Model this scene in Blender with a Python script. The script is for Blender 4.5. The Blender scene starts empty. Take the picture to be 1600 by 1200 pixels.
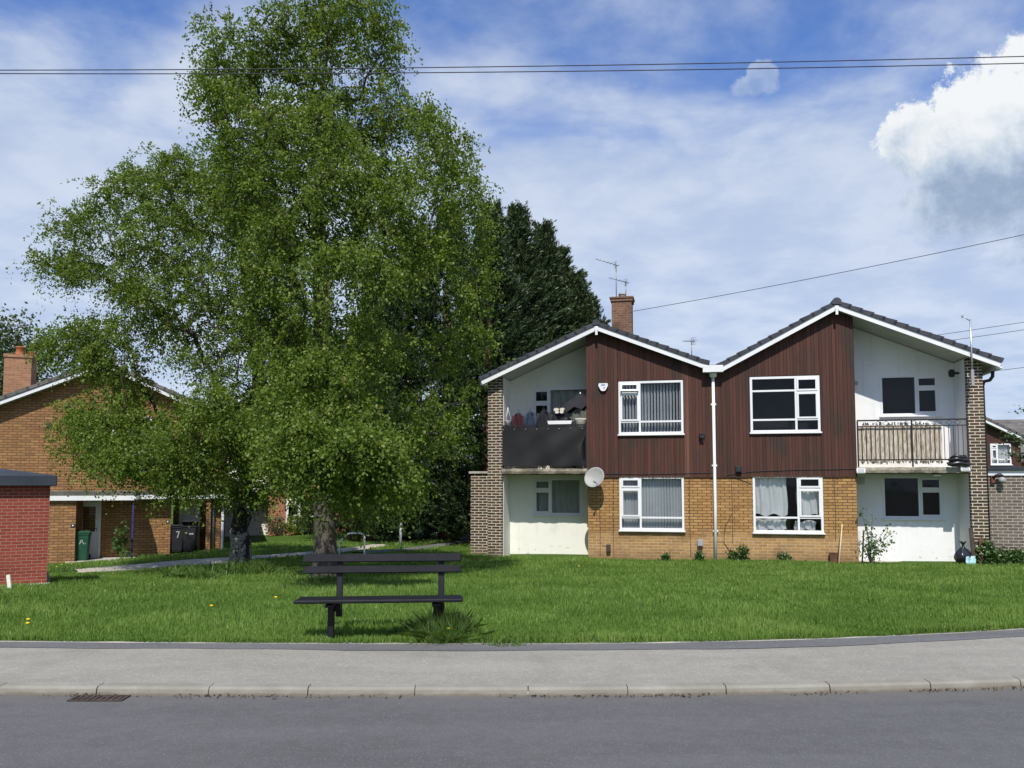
import bpy, math, random
import numpy as np
from mathutils import Vector, Matrix, noise as mnoise

random.seed(7)
RNG = np.random.default_rng(11)
R = math.radians
S = bpy.context.scene
COL = S.collection

# ---------------------------------------------------------------- camera
F, TILT, CAMH = 1294.0, R(4.0), 1.7          # focal length in pixels of a 1600 px wide frame
HORIZON = 757.0
CY = HORIZON - F * math.tan(TILT)
cam_d = bpy.data.cameras.new('camera')
cam_d.sensor_width = 36.0
cam_d.lens = 36.0 * F / 1600.0
cam_d.shift_y = (CY - 600.0) / 1600.0
cam_d.clip_start, cam_d.clip_end = 0.1, 3000.0
cam = bpy.data.objects.new('camera', cam_d)
cam.location = (0, 0, CAMH)
cam.rotation_euler = (R(90) + TILT, 0, 0)
COL.objects.link(cam)
S.camera = cam

def ray(x, y):
    a, b = (x - 800.0) / F, -(y - CY) / F
    return Vector((a, math.cos(TILT) - b * math.sin(TILT), math.sin(TILT) + b * math.cos(TILT)))

def at(x, y, Y):
    d = ray(x, y)
    return Vector((0, 0, CAMH)) + d * (Y / d.y)

# ---------------------------------------------------------------- light
SUN_EL, SUN_AZ = R(53), R(-5)                 # behind the camera, a little to its left
to_sun = Vector((math.sin(SUN_AZ) * math.cos(SUN_EL), -math.cos(SUN_AZ) * math.cos(SUN_EL), math.sin(SUN_EL)))
sd = bpy.data.lights.new('sun', 'SUN')
sd.energy, sd.angle, sd.color = 3.7, R(0.5), (1.0, 0.955, 0.88)
sun = bpy.data.objects.new('sun', sd)
sun.rotation_euler = (-to_sun).to_track_quat('-Z', 'Y').to_euler()
COL.objects.link(sun)
S.view_settings.view_transform = 'Standard'
S.view_settings.look = 'None'
S.view_settings.exposure = 0.47
S.view_settings.gamma = 1.0

class NT:
    """small helper for node trees"""
    def __init__(s, tree):
        s.t = tree; s.n = tree.nodes; s.l = tree.links
    def node(s, kind, **kw):
        n = s.n.new(kind)
        for k, v in kw.items():
            if k in n.inputs.keys():
                s.set(n, k, v)
            else:
                setattr(n, k, v)
        return n
    def set(s, n, k, v):
        i = n.inputs[k]
        if isinstance(v, bpy.types.NodeSocket): s.l.new(v, i)
        else: i.default_value = v
    def math(s, op, a, b=None, c=None, clamp=False):
        n = s.n.new('ShaderNodeMath'); n.operation = op; n.use_clamp = clamp
        for k, v in enumerate((a, b, c)):
            if v is None: continue
            if isinstance(v, bpy.types.NodeSocket): s.l.new(v, n.inputs[k])
            else: n.inputs[k].default_value = v
        return n.outputs[0]
    def vmath(s, op, a, b=None):
        n = s.n.new('ShaderNodeVectorMath'); n.operation = op
        for k, v in enumerate((a, b)):
            if v is None: continue
            if isinstance(v, bpy.types.NodeSocket): s.l.new(v, n.inputs[k])
            else: n.inputs[k].default_value = v
        return n.outputs['Value'] if op in ('LENGTH', 'DOT_PRODUCT', 'DISTANCE') else n.outputs['Vector']
    def mix(s, f, a, b, blend='MIX'):
        n = s.n.new('ShaderNodeMix'); n.data_type = 'RGBA'; n.blend_type = blend
        for k, v in (('Factor', f), ('A', a), ('B', b)):
            i = [q for q in n.inputs if q.name == k and q.enabled][0]
            if isinstance(v, bpy.types.NodeSocket): s.l.new(v, i)
            else: i.default_value = v if k == 'Factor' else (tuple(v) + (1,))[:4]
        return [q for q in n.outputs if q.enabled][0]
    def ramp(s, f, stops):
        n = s.n.new('ShaderNodeValToRGB'); e = n.color_ramp.elements
        while len(e) < len(stops): e.new(0.5)
        for q, (p, c) in zip(e, stops):
            q.position = p
            q.color = (c, c, c, 1) if isinstance(c, (int, float)) else tuple(c) + (1,)
        s.l.new(f, n.inputs[0]); return n.outputs[0]
    def noise(s, vec, scale, detail=4, rough=0.55, dist=0.0):
        n = s.node('ShaderNodeTexNoise', Scale=scale, Detail=detail, Roughness=rough, Distortion=dist)
        if vec is not None: s.l.new(vec, n.inputs['Vector'])
        return n.outputs['Fac']
    def smooth(s, v, a, b):
        n = s.n.new('ShaderNodeMapRange'); n.interpolation_type = 'SMOOTHSTEP'
        s.l.new(v, n.inputs[0]); n.inputs[1].default_value = a; n.inputs[2].default_value = b
        return n.outputs[0]

w = bpy.data.worlds.new('World'); S.world = w; w.use_nodes = True
T = NT(w.node_tree); T.n.clear()
sky = T.node('ShaderNodeTexSky', sky_type='NISHITA', sun_disc=False)
sky.sun_elevation = SUN_EL; sky.sun_rotation = math.pi - SUN_AZ
sky.air_density, sky.dust_density, sky.ozone_density = 1.0, 0.6, 2.0
gen = T.node('ShaderNodeTexCoord').outputs['Generated']
sep = T.node('ShaderNodeSeparateXYZ'); T.l.new(gen, sep.inputs[0])
zc = T.math('MAXIMUM', sep.outputs['Z'], 0.0)
den = T.math('ADD', zc, 0.16)
comb = T.node('ShaderNodeCombineXYZ')
T.l.new(T.math('DIVIDE', sep.outputs['X'], den), comb.inputs[0])
T.l.new(T.math('DIVIDE', sep.outputs['Y'], den), comb.inputs[1])
pv = comb.outputs[0]
stretch = T.vmath('MULTIPLY', pv, (0.9, 1.5, 1.0))
n1 = T.noise(stretch, 0.95, 7, 0.53, 0.35)
n2 = T.noise(T.vmath('ADD', pv, (3.1, 1.7, 0)), 3.6, 8, 0.58, 0.15)
low = T.smooth(zc, 0.54, 0.26)                     # more veil low down
cov = T.math('ADD', T.math('MULTIPLY', n1, 0.75), T.math('MULTIPLY', n2, 0.35))
cov = T.math('ADD', cov, T.math('MULTIPLY', low, 0.34))
veil = T.math('MULTIPLY', T.smooth(cov, 0.49, 0.78), 0.88)
# blue sky, deepened a little towards the photograph's blue
blue = T.mix(1.0, sky.outputs[0], (0.60, 0.84, 1.27), 'MULTIPLY')
vcol = T.mix(T.smooth(n2, 0.32, 0.68), (3.7, 4.4, 5.7), (5.0, 5.5, 6.3))
col = T.mix(veil, blue, vcol)

def cumulus(col, lobes, cx, cy, seed, amp, rag, strength=1.0):
    """heaped cloud: lobes are px, py, radius x, radius y; noise breaks up the edge"""
    puff = T.math('ADD', T.math('MULTIPLY', T.noise(T.vmath('ADD', gen, (seed, 0, seed)), 15.0, 12, 0.64, 0.15), 0.62), T.math('MULTIPLY', T.noise(T.vmath('ADD', gen, (0, seed, 1)), 48.0, 9, 0.68, 0.1), 0.38))
    d = None
    def axes(px, py):
        c = ray(px, py).normalized(); right = Vector((c.y, -c.x, 0)).normalized(); up = right.cross(c)
        rel = T.vmath('SUBTRACT', gen, tuple(c))
        return c, T.vmath('DOT_PRODUCT', rel, tuple(right)), T.vmath('DOT_PRODUCT', rel, tuple(up))
    for (px, py, rx, ry) in lobes:
        c, dx, dy = axes(px, py)
        cc = T.node('ShaderNodeCombineXYZ'); T.l.new(T.math('DIVIDE', dx, rx), cc.inputs[0]); T.l.new(T.math('DIVIDE', dy, ry), cc.inputs[1])
        q = T.vmath('LENGTH', cc.outputs[0])
        d = q if d is None else T.math('SMOOTH_MIN', d, q, 0.18)
    c, dx, dy = axes(cx, cy)
    d = T.math('ADD', d, T.math('MULTIPLY', T.math('SUBTRACT', puff, 0.5), amp))
    low_ = T.smooth(dy, 0.02, -0.09)
    edge = T.math('SUBTRACT', 0.80, T.math('MULTIPLY', low_, rag))
    mr = T.n.new('ShaderNodeMapRange'); mr.interpolation_type = 'SMOOTHSTEP'
    T.l.new(d, mr.inputs[0]); mr.inputs[1].default_value = 1.0; T.l.new(edge, mr.inputs[2])
    front = T.math('GREATER_THAN', T.vmath('DOT_PRODUCT', gen, tuple(c)), 0.5)
    m = T.math('MULTIPLY', mr.outputs[0], T.math('MULTIPLY', front, strength))
    m = T.math('MULTIPLY', m, T.math('SUBTRACT', 1.0, T.math('MULTIPLY', low_, 0.15)))
    lum = T.math('ADD', T.math('MULTIPLY', dy, 8.5), T.math('MULTIPLY', T.math('SUBTRACT', T.noise(T.vmath('ADD', gen, (0, seed, 0)), 14.0, 10, 0.64, 0.15), 0.5), 2.4))
    shade = T.ramp(T.smooth(lum, -0.75, 0.45), [(0.0, (2.1, 2.8, 4.0)), (0.4, (3.7, 4.4, 5.4)), (0.75, (5.3, 5.7, 6.2)), (1.0, (6.5, 6.7, 6.9))])
    return T.mix(m, col, shade)
col = cumulus(col, [(1605, 180, 0.085, 0.072), (1500, 215, 0.062, 0.056), (1430, 215, 0.040, 0.040), (1570, 295, 0.125, 0.056), (1700, 240, 0.12, 0.11)], 1520, 240, 2.3, 2.6, 0.62)
col = cumulus(col, [(1190, 120, 0.019, 0.020), (1180, 133, 0.026, 0.014)], 1188, 124, 5.1, 2.0, 0.9, 0.45)
bg = T.node('ShaderNodeBackground', Strength=0.1)
T.l.new(col, bg.inputs['Color'])
T.l.new(bg.outputs[0], T.node('ShaderNodeOutputWorld').inputs['Surface'])

# ---------------------------------------------------------------- materials
M = {}
def new_mat(name):
    m = bpy.data.materials.new(name); m.use_nodes = True
    t = NT(m.node_tree); t.n.clear()
    out = t.node('ShaderNodeOutputMaterial')
    M[name] = m
    return m, t, out

def finish(t, out, color, rough=0.8, bump=None, bstr=0.3, bdist=0.01, spec=0.3, metal=0.0):
    p = t.node('ShaderNodeBsdfPrincipled')
    if isinstance(color, bpy.types.NodeSocket): t.l.new(color, p.inputs['Base Color'])
    else: p.inputs['Base Color'].default_value = tuple(color) + (1,)
    if isinstance(rough, bpy.types.NodeSocket): t.l.new(rough, p.inputs['Roughness'])
    else: p.inputs['Roughness'].default_value = rough
    p.inputs['Specular IOR Level'].default_value = spec
    p.inputs['Metallic'].default_value = metal
    if bump is not None:
        b = t.node('ShaderNodeBump', Strength=bstr, Distance=bdist)
        t.l.new(bump, b.inputs['Height']); t.l.new(b.outputs[0], p.inputs['Normal'])
    t.l.new(p.outputs[0], out.inputs['Surface'])
    return p

def worn(name, c, rough=0.6, var=0.25, scale=3.0, fine=40.0, spec=0.35, metal=0.0, bstr=0.15):
    """painted or plain surface with blotchy wear"""
    m, t, out = new_mat(name)
    o = t.node('ShaderNodeTexCoord').outputs['Object']
    a = t.noise(o, scale, 6, 0.6); b = t.noise(o, fine, 3, 0.6)
    f = t.math('ADD', t.math('MULTIPLY', a, 0.65), t.math('MULTIPLY', b, 0.35))
    dk = tuple(x * (1 - var) for x in c); lt = tuple(min(1, x * (1 + var)) for x in c)
    finish(t, out, t.mix(t.smooth(f, 0.32, 0.68), dk, lt), rough, b, bstr, 0.004, spec, metal)
    return m

def brick(name, c1, c2, mortar, msize=0.006, grime=(0.06, 0.05, 0.04), gamt=0.35, third=None, damp=None, low_mortar=None, row=0.081, bw=0.245):
    m, t, out = new_mat(name)
    uv = t.node('ShaderNodeTexCoord').outputs['UV']
    wob = t.node('ShaderNodeTexNoise', Scale=9.0, Detail=2.0); t.l.new(uv, wob.inputs['Vector'])
    uvw = t.vmath('ADD', uv, t.vmath('MULTIPLY', t.vmath('SUBTRACT', wob.outputs['Color'], (0.5, 0.5, 0.5)), (0.008, 0.006, 0)))
    b = t.node('ShaderNodeTexBrick', Scale=1.0)
    b.offset = 0.5; b.inputs['Brick Width'].default_value = bw; b.inputs['Row Height'].default_value = row
    b.inputs['Mortar Size'].default_value = msize; b.inputs['Mortar Smooth'].default_value = 0.25; b.inputs['Bias'].default_value = 0.0
    t.l.new(uvw, b.inputs['Vector'])
    b.inputs['Color1'].default_value = tuple(c1) + (1,); b.inputs['Color2'].default_value = tuple(c2) + (1,)
    b.inputs['Mortar'].default_value = tuple(mortar) + (1,)
    if low_mortar:                                       # lighter mortar near the ground
        sp0 = t.node('ShaderNodeSeparateXYZ'); t.l.new(uv, sp0.inputs[0])
        k0 = t.smooth(t.math('ADD', sp0.outputs['Y'], t.math('MULTIPLY', t.noise(uv, 1.2, 4), 0.6)), 0.75, 0.45)
        t.l.new(t.mix(k0, mortar, low_mortar), b.inputs['Mortar'])
    c = b.outputs['Color']
    if third:                                           # odd bricks of another firing
        s2 = t.node('ShaderNodeTexBrick', Scale=1.0); s2.offset = 0.5
        for k, v in (('Brick Width', bw), ('Row Height', row), ('Mortar Size', msize), ('Mortar Smooth', 0.25), ('Bias', -0.45)): s2.inputs[k].default_value = v
        s2.inputs['Color1'].default_value = (0, 0, 0, 1); s2.inputs['Color2'].default_value = (1, 1, 1, 1); s2.inputs['Mortar'].default_value = (0, 0, 0, 1)
        t.l.new(t.vmath('ADD', uvw, (20 * bw, 40 * row, 0)), s2.inputs['Vector'])
        c = t.mix(t.math('MULTIPLY', s2.outputs['Color'], 0.75), c, third)
    g = t.noise(uv, 0.9, 7, 0.62, 0.4)
    c = t.mix(t.math('MULTIPLY', t.smooth(g, 0.48, 0.75), gamt), c, grime)
    fine = t.noise(uv, 60.0, 3, 0.6)
    c = t.mix(0.35, c, t.mix(t.smooth(fine, 0.3, 0.7), (0.25, 0.25, 0.25), (0.75, 0.75, 0.75)), 'OVERLAY')
    if damp:
        sp = t.node('ShaderNodeSeparateXYZ'); t.l.new(uv, sp.inputs[0])
        h = t.math('ADD', sp.outputs['Y'], t.math('MULTIPLY', t.noise(uv, 3.0, 5), 0.6))
        c = t.mix(t.math('MULTIPLY', t.smooth(h, damp[1], damp[0]), 0.6), c, damp[2])
    hgt = t.math('ADD', t.math('MULTIPLY', t.math('SUBTRACT', 1.0, b.outputs['Fac']), 1.0), t.math('MULTIPLY', fine, 0.35))
    finish(t, out, c, 0.88, hgt, 0.55, 0.008, 0.2)
    return m

brick('buff_brick', (0.345, 0.188, 0.068), (0.44, 0.258, 0.102), (0.105, 0.064, 0.030), 0.0105, (0.15, 0.088, 0.045), 0.45, third=(0.19, 0.098, 0.044), damp=(-0.15, 0.35, (0.17, 0.11, 0.06)), low_mortar=(0.46, 0.36, 0.23))  # dark mortar colour carries the shade of the recessed joints
brick('dark_brick', (0.040, 0.031, 0.026), (0.072, 0.051, 0.040), (0.62, 0.55, 0.40), 0.0105, (0.06, 0.05, 0.04), 0.35, third=(0.15, 0.09, 0.065), damp=(-0.2, 0.35, (0.20, 0.17, 0.11)))
brick('grey_brick', (0.095, 0.078, 0.066), (0.17, 0.135, 0.11), (0.40, 0.37, 0.31), 0.0095, (0.27, 0.26, 0.235), 0.8, damp=(-0.1, 0.45, (0.26, 0.22, 0.13)))
brick('red_brick', (0.21, 0.043, 0.028), (0.27, 0.058, 0.036), (0.33, 0.20, 0.155), 0.005, (0.13, 0.036, 0.026), 0.55, row=0.056, bw=0.158)
brick('orange_brick', (0.275, 0.142, 0.058), (0.38, 0.205, 0.088), (0.120, 0.070, 0.038), 0.011, (0.11, 0.062, 0.036), 0.5, third=(0.13, 0.068, 0.038), damp=(-0.75, -0.2, (0.25, 0.15, 0.07)))
brick('rust_brick', (0.30, 0.12, 0.06), (0.37, 0.16, 0.08), (0.35, 0.28, 0.2), 0.006, (0.15, 0.07, 0.045), 0.45)
brick('sooty_brick', (0.15, 0.075, 0.045), (0.22, 0.115, 0.07), (0.26, 0.21, 0.15), 0.007, (0.035, 0.028, 0.024), 0.75)
brick('chimney_brick', (0.27, 0.125, 0.065), (0.36, 0.18, 0.095), (0.3, 0.24, 0.17), 0.007, (0.10, 0.06, 0.045), 0.6)

def cladding_mat(name, c1, c2, c3):
    m, t, out = new_mat(name)
    uv = t.node('ShaderNodeTexCoord').outputs['UV']
    at_ = t.node('ShaderNodeAttribute', attribute_name='tint').outputs['Fac']
    st = t.noise(t.vmath('MULTIPLY', uv, (14.0, 0.55, 1)), 1.0, 6, 0.65)
    fine = t.noise(t.vmath('MULTIPLY', uv, (160.0, 3.0, 1)), 1.0, 4, 0.6)
    blot = t.noise(t.vmath('MULTIPLY', uv, (1.3, 0.5, 1)), 1.0, 6, 0.65)
    c = t.mix(t.smooth(t.math('ADD', t.math('MULTIPLY', at_, 0.30), t.math('MULTIPLY', st, 0.75)), 0.30, 0.78), c1, c2)
    c = t.mix(t.math('MULTIPLY', t.smooth(blot, 0.46, 0.66), 0.75), c, c3)
    c = t.mix(0.5, c, t.mix(fine, (0.2, 0.2, 0.2), (0.8, 0.8, 0.8)), 'OVERLAY')
    scuff = t.smooth(t.noise(t.vmath('MULTIPLY', uv, (9.0, 1.6, 1)), 1.0, 7, 0.7), 0.66, 0.76)
    c = t.mix(t.math('MULTIPLY', scuff, 0.35), c, (0.24, 0.17, 0.14))
    finish(t, out, c, 0.75, fine, 0.3, 0.004, 0.25)
cladding_mat('red_cladding', (0.052, 0.0245, 0.0180), (0.094, 0.038, 0.0270), (0.036, 0.029, 0.025))
cladding_mat('faded_cladding', (0.10, 0.045, 0.033), (0.155, 0.070, 0.050), (0.085, 0.048, 0.037))

def render_mat(name, c, dirt, base):
    m, t, out = new_mat(name)
    uv = t.node('ShaderNodeTexCoord').outputs['UV']
    a = t.noise(uv, 1.3, 7, 0.65, 0.3); b = t.noise(uv, 90.0, 3, 0.7)
    col_ = t.mix(t.math('MULTIPLY', t.smooth(a, 0.45, 0.75), 0.4), c, dirt)
    run = t.smooth(t.noise(t.vmath('MULTIPLY', uv, (7.0, 0.5, 1)), 1.0, 6, 0.65), 0.54, 0.72)
    col_ = t.mix(t.math('MULTIPLY', run, 0.28), col_, tuple(x * 0.62 for x in dirt))
    sp = t.node('ShaderNodeSeparateXYZ'); t.l.new(uv, sp.inputs[0])
    chips = t.smooth(t.noise(t.vmath('MULTIPLY', uv, (1.0, 2.0, 1)), 5.0, 7, 0.62, 0.4), 0.60, 0.66)
    lowm = t.smooth(sp.outputs['Y'], base + 0.42, base + 0.05)
    col_ = t.mix(t.math('MULTIPLY', chips, lowm), col_, (0.42, 0.36, 0.29))
    finish(t, out, col_, 0.9, b, 0.35, 0.006, 0.2)
render_mat('white_render', (0.80, 0.80, 0.79), (0.64, 0.64, 0.62), -0.40)
render_mat('cream_render', (0.78, 0.77, 0.70), (0.60, 0.59, 0.52), -0.40)
worn('white_plastic', (0.74, 0.74, 0.74), 0.35, 0.05, 2.0, spec=0.5)
worn('white_paint', (0.78, 0.78, 0.77), 0.5, 0.08, 1.5)
worn('roof_tile', (0.045, 0.048, 0.058), 0.75, 0.35, 2.5, 30.0)
worn('grey_tile', (0.13, 0.12, 0.11), 0.85, 0.35, 2.0, 25.0)
worn('soffit_paint', (0.52, 0.52, 0.50), 0.8, 0.12, 2.0)
worn('concrete', (0.36, 0.33, 0.27), 0.9, 0.3, 4.0, 45.0, bstr=0.5)
worn('pale_concrete', (0.40, 0.385, 0.33), 0.9, 0.2, 3.0, 45.0, bstr=0.4)
worn('edging_concrete', (0.24, 0.225, 0.18), 0.9, 0.5, 1.7, 30.0, bstr=0.5)
worn('marking_paint', (0.38, 0.40, 0.39), 0.7, 0.35, 14.0)
worn('grey_backing', (0.40, 0.41, 0.37), 0.9, 0.12, 2.0)
worn('weathered_concrete', (0.25, 0.22, 0.17), 0.9, 0.6, 2.6, 18.0, bstr=0.7)
worn('black_metal', (0.018, 0.018, 0.020), 0.45, 0.3, 5.0)
worn('bench_paint', (0.0075, 0.008, 0.011), 0.55, 0.35, 6.0, 60.0, spec=0.3, bstr=0.3)
worn('black_plastic', (0.022, 0.023, 0.026), 0.5, 0.25, 4.0)
worn('green_plastic', (0.018, 0.075, 0.042), 0.5, 0.25, 4.0)
worn('grey_plastic', (0.30, 0.31, 0.32), 0.55, 0.12, 4.0)
worn('dark_fascia', (0.028, 0.034, 0.045), 0.55, 0.25, 2.0)
worn('felt_roof', (0.10, 0.095, 0.085), 0.9, 0.3, 2.0)
worn('galvanised', (0.45, 0.46, 0.47), 0.4, 0.15, 5.0, metal=0.8)
worn('aerial_metal', (0.28, 0.28, 0.29), 0.5, 0.15, 5.0, metal=0.6)
worn('dish_paint', (0.33, 0.325, 0.31), 0.55, 0.12, 4.0)
worn('blue_post_paint', (0.035, 0.035, 0.16), 0.5, 0.2, 4.0)
worn('terracotta', (0.40, 0.13, 0.055), 0.8, 0.2, 4.0)
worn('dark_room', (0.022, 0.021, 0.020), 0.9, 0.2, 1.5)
worn('net_curtain', (0.80, 0.80, 0.79), 0.9, 0.10, 2.0)
worn('blind_fabric', (0.62, 0.64, 0.67), 0.85, 0.10, 2.0)
worn('maroon_cloth', (0.042, 0.010, 0.018), 0.9, 0.3, 5.0)
worn('denim_cloth', (0.022, 0.038, 0.065), 0.9, 0.4, 5.0)
worn('dark_cloth', (0.02, 0.02, 0.026), 0.9, 0.3, 5.0)
worn('screen_fabric', (0.012, 0.012, 0.0135), 0.7, 0.35, 1.5, 120.0, spec=0.35)
worn('bag_plastic', (0.016, 0.016, 0.020), 0.28, 0.3, 5.0, spec=0.6)
worn('pale_blue_plastic', (0.42, 0.66, 0.70), 0.4, 0.3, 8.0)
worn('cream_plastic', (0.62, 0.60, 0.50), 0.5, 0.1, 3.0)
worn('pale_wood', (0.55, 0.42, 0.24), 0.8, 0.2, 6.0)
worn('brown_wood', (0.12, 0.055, 0.03), 0.85, 0.35, 6.0)
worn('rust_metal', (0.058, 0.042, 0.034), 0.8, 0.4, 8.0)
worn('grey_bark', (0.085, 0.074, 0.060), 0.95, 0.45, 4.0, 25.0, bstr=0.8)
worn('brown_bark', (0.13, 0.065, 0.04), 0.95, 0.45, 4.0, 22.0, bstr=0.8)
worn('twig_bark', (0.050, 0.040, 0.032), 0.95, 0.35, 4.0)
worn('blue_ink', (0.03, 0.08, 0.35), 0.5, 0.1)
worn('dandelion_yellow', (0.80, 0.55, 0.02), 0.7, 0.1)
worn('stem_green', (0.08, 0.13, 0.03), 0.8, 0.2)
worn('door_white', (0.78, 0.79, 0.80), 0.5, 0.06)
worn('debris_brown', (0.10, 0.075, 0.05), 0.9, 0.5, 20.0)
worn('cable_black', (0.03, 0.03, 0.04), 0.6, 0.2)

# pale birch bark with dark burls and fissures
m, t, out = new_mat('birch_bark')
o = t.node('ShaderNodeTexCoord').outputs['Object']
a = t.noise(t.vmath('MULTIPLY', o, (1, 1, 0.9)), 2.0, 6, 0.6, 0.6); b = t.noise(t.vmath('MULTIPLY', o, (1, 1, 4.0)), 9.0, 5, 0.6)
c = t.mix(t.smooth(b, 0.42, 0.66), (0.33, 0.32, 0.295), (0.10, 0.092, 0.085))
c = t.mix(t.smooth(a, 0.455, 0.50), c, (0.030, 0.026, 0.022))
finish(t, out, c, 0.9, t.math('ADD', a, b), 0.9, 0.03, 0.2)

# bamboo screen
m, t, out = new_mat('bamboo')
uv = t.node('ShaderNodeTexCoord').outputs['UV']
a = t.noise(t.vmath('MULTIPLY', uv, (55, 4.0, 1)), 1.0, 4, 0.7); b = t.noise(t.vmath('MULTIPLY', uv, (9, 1.0, 1)), 1.0, 4, 0.6)
c = t.mix(t.smooth(a, 0.38, 0.6), (0.26, 0.18, 0.12), (0.68, 0.61, 0.50))
c = t.mix(t.math('MULTIPLY', t.smooth(b, 0.5, 0.7), 0.5), c, (0.75, 0.70, 0.60))
finish(t, out, c, 0.85, a, 0.6, 0.01, 0.2)

# window glass: thin, reflecting
m, t, out = new_mat('glass')
o = t.node('ShaderNodeTexCoord').outputs['Object']
tr = t.node('ShaderNodeBsdfTransparent', Color=(0.90, 0.92, 0.92, 1)); gl = t.node('ShaderNodeBsdfGlossy', Roughness=0.03, Color=(0.85, 0.9, 0.95, 1))
bp = t.node('ShaderNodeBump', Strength=0.06, Distance=0.05); t.l.new(t.noise(o, 1.6, 2, 0.5), bp.inputs['Height']); t.l.new(bp.outputs[0], gl.inputs['Normal'])
fr = t.node('ShaderNodeFresnel', IOR=1.5)
mx = t.node('ShaderNodeMixShader'); t.l.new(t.math('MULTIPLY', fr.outputs[0], 0.62), mx.inputs[0])
t.l.new(tr.outputs[0], mx.inputs[1]); t.l.new(gl.outputs[0], mx.inputs[2]); t.l.new(mx.outputs[0], out.inputs['Surface'])

# asphalt road, pavement, edging
def tarmac(name, c, var, spk, scale=1.0, extra=None):
    m, t, out = new_mat(name)
    o = t.node('ShaderNodeTexCoord').outputs['Object']
    big = t.noise(t.vmath('MULTIPLY', o, (0.35, 1.6, 1)), 1.0 * scale, 6, 0.6, 0.3)
    mid = t.noise(o, 6.0, 5, 0.65)
    fine = t.noise(o, 170.0, 3, 0.7)
    vor = t.node('ShaderNodeTexVoronoi', Scale=95.0); t.l.new(o, vor.inputs['Vector'])
    k = t.math('ADD', t.math('MULTIPLY', big, 0.6), t.math('MULTIPLY', mid, 0.4))
    cc = t.mix(t.smooth(k, 0.3, 0.7), tuple(x * (1 - var) for x in c), tuple(x * (1 + var) for x in c))
    cc = t.mix(0.55, cc, t.mix(t.smooth(fine, 0.3, 0.7), (0.5 - spk,) * 3, (0.5 + spk,) * 3), 'OVERLAY')
    sp = t.math('GREATER_THAN', t.node('ShaderNodeSeparateColor').outputs[0], 2.0)
    sc = t.node('ShaderNodeSeparateColor'); t.l.new(vor.outputs['Color'], sc.inputs[0])
    chip = t.math('GREATER_THAN', sc.outputs[0], 0.90)
    cc = t.mix(t.math('MULTIPLY', chip, 0.35), cc, tuple(min(1, x * 1.9) for x in c))
    if extra: cc = extra(t, o, cc)
    finish(t, out, cc, 0.85, t.math('ADD', fine, t.math('MULTIPLY', vor.outputs['Distance'], 0.8)), 0.5, 0.006, 0.35)
def road_extra(t, o, c):
    sp = t.node('ShaderNodeSeparateXYZ'); t.l.new(o, sp.inputs[0])
    # dusty gutter strip along the kerb, on a wandering edge
    d = t.math('ADD', sp.outputs['Y'], t.math('MULTIPLY', t.noise(o, 2.2, 5, 0.65), 0.5))
    c = t.mix(t.math('MULTIPLY', t.smooth(d, 6.75, 7.1), 0.35), c, (0.15, 0.135, 0.11))
    return c
tarmac('asphalt', (0.104, 0.102, 0.100), 0.16, 0.30, 1.0, road_extra)
def pave_extra(t, o, c):
    st = t.noise(t.vmath('MULTIPLY', o, (0.8, 0.3, 1)), 2.5, 6, 0.6, 0.6)
    return t.mix(t.math('MULTIPLY', t.smooth(st, 0.5, 0.72), 0.3), c, (0.17, 0.155, 0.12))
tarmac('pavement_asphalt', (0.262, 0.246, 0.205), 0.12, 0.22, 1.3, pave_extra)
tarmac('new_asphalt', (0.125, 0.123, 0.120), 0.15, 0.25, 1.5)
tarmac('path_concrete', (0.40, 0.365, 0.29), 0.15, 0.2, 1.5)

m, t, out = new_mat('kerb_stone')
o = t.node('ShaderNodeTexCoord').outputs['Object']
a = t.noise(o, 2.2, 6, 0.65, 0.3); b = t.noise(o, 130.0, 3, 0.7)
sp = t.node('ShaderNodeSeparateXYZ'); t.l.new(o, sp.inputs[0])
c = t.mix(t.smooth(a, 0.35, 0.68), (0.225, 0.210, 0.172), (0.285, 0.268, 0.225))
c = t.mix(0.4, c, t.mix(b, (0.2, 0.2, 0.2), (0.8, 0.8, 0.8)), 'OVERLAY')
dirt = t.math('ADD', sp.outputs['Z'], t.math('MULTIPLY', t.noise(o, 5.0, 6, 0.7), 0.06))
c = t.mix(t.math('MULTIPLY', t.smooth(dirt, 0.062, 0.035), 0.7), c, (0.13, 0.105, 0.075))
finish(t, out, c, 0.9, b, 0.5, 0.004, 0.25)

m, t, out = new_mat('lawn_soil')
o = t.node('ShaderNodeTexCoord').outputs['Object']
a = t.noise(o, 0.5, 6, 0.6); b = t.noise(o, 16.0, 5, 0.7)
c = t.mix(t.smooth(a, 0.35, 0.7), (0.060, 0.115, 0.018), (0.085, 0.14, 0.026))
c = t.mix(t.smooth(b, 0.45, 0.75), c, (0.035, 0.070, 0.012))
finish(t, out, c, 1.0, b, 1.0, 0.05, 0.1)

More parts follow.
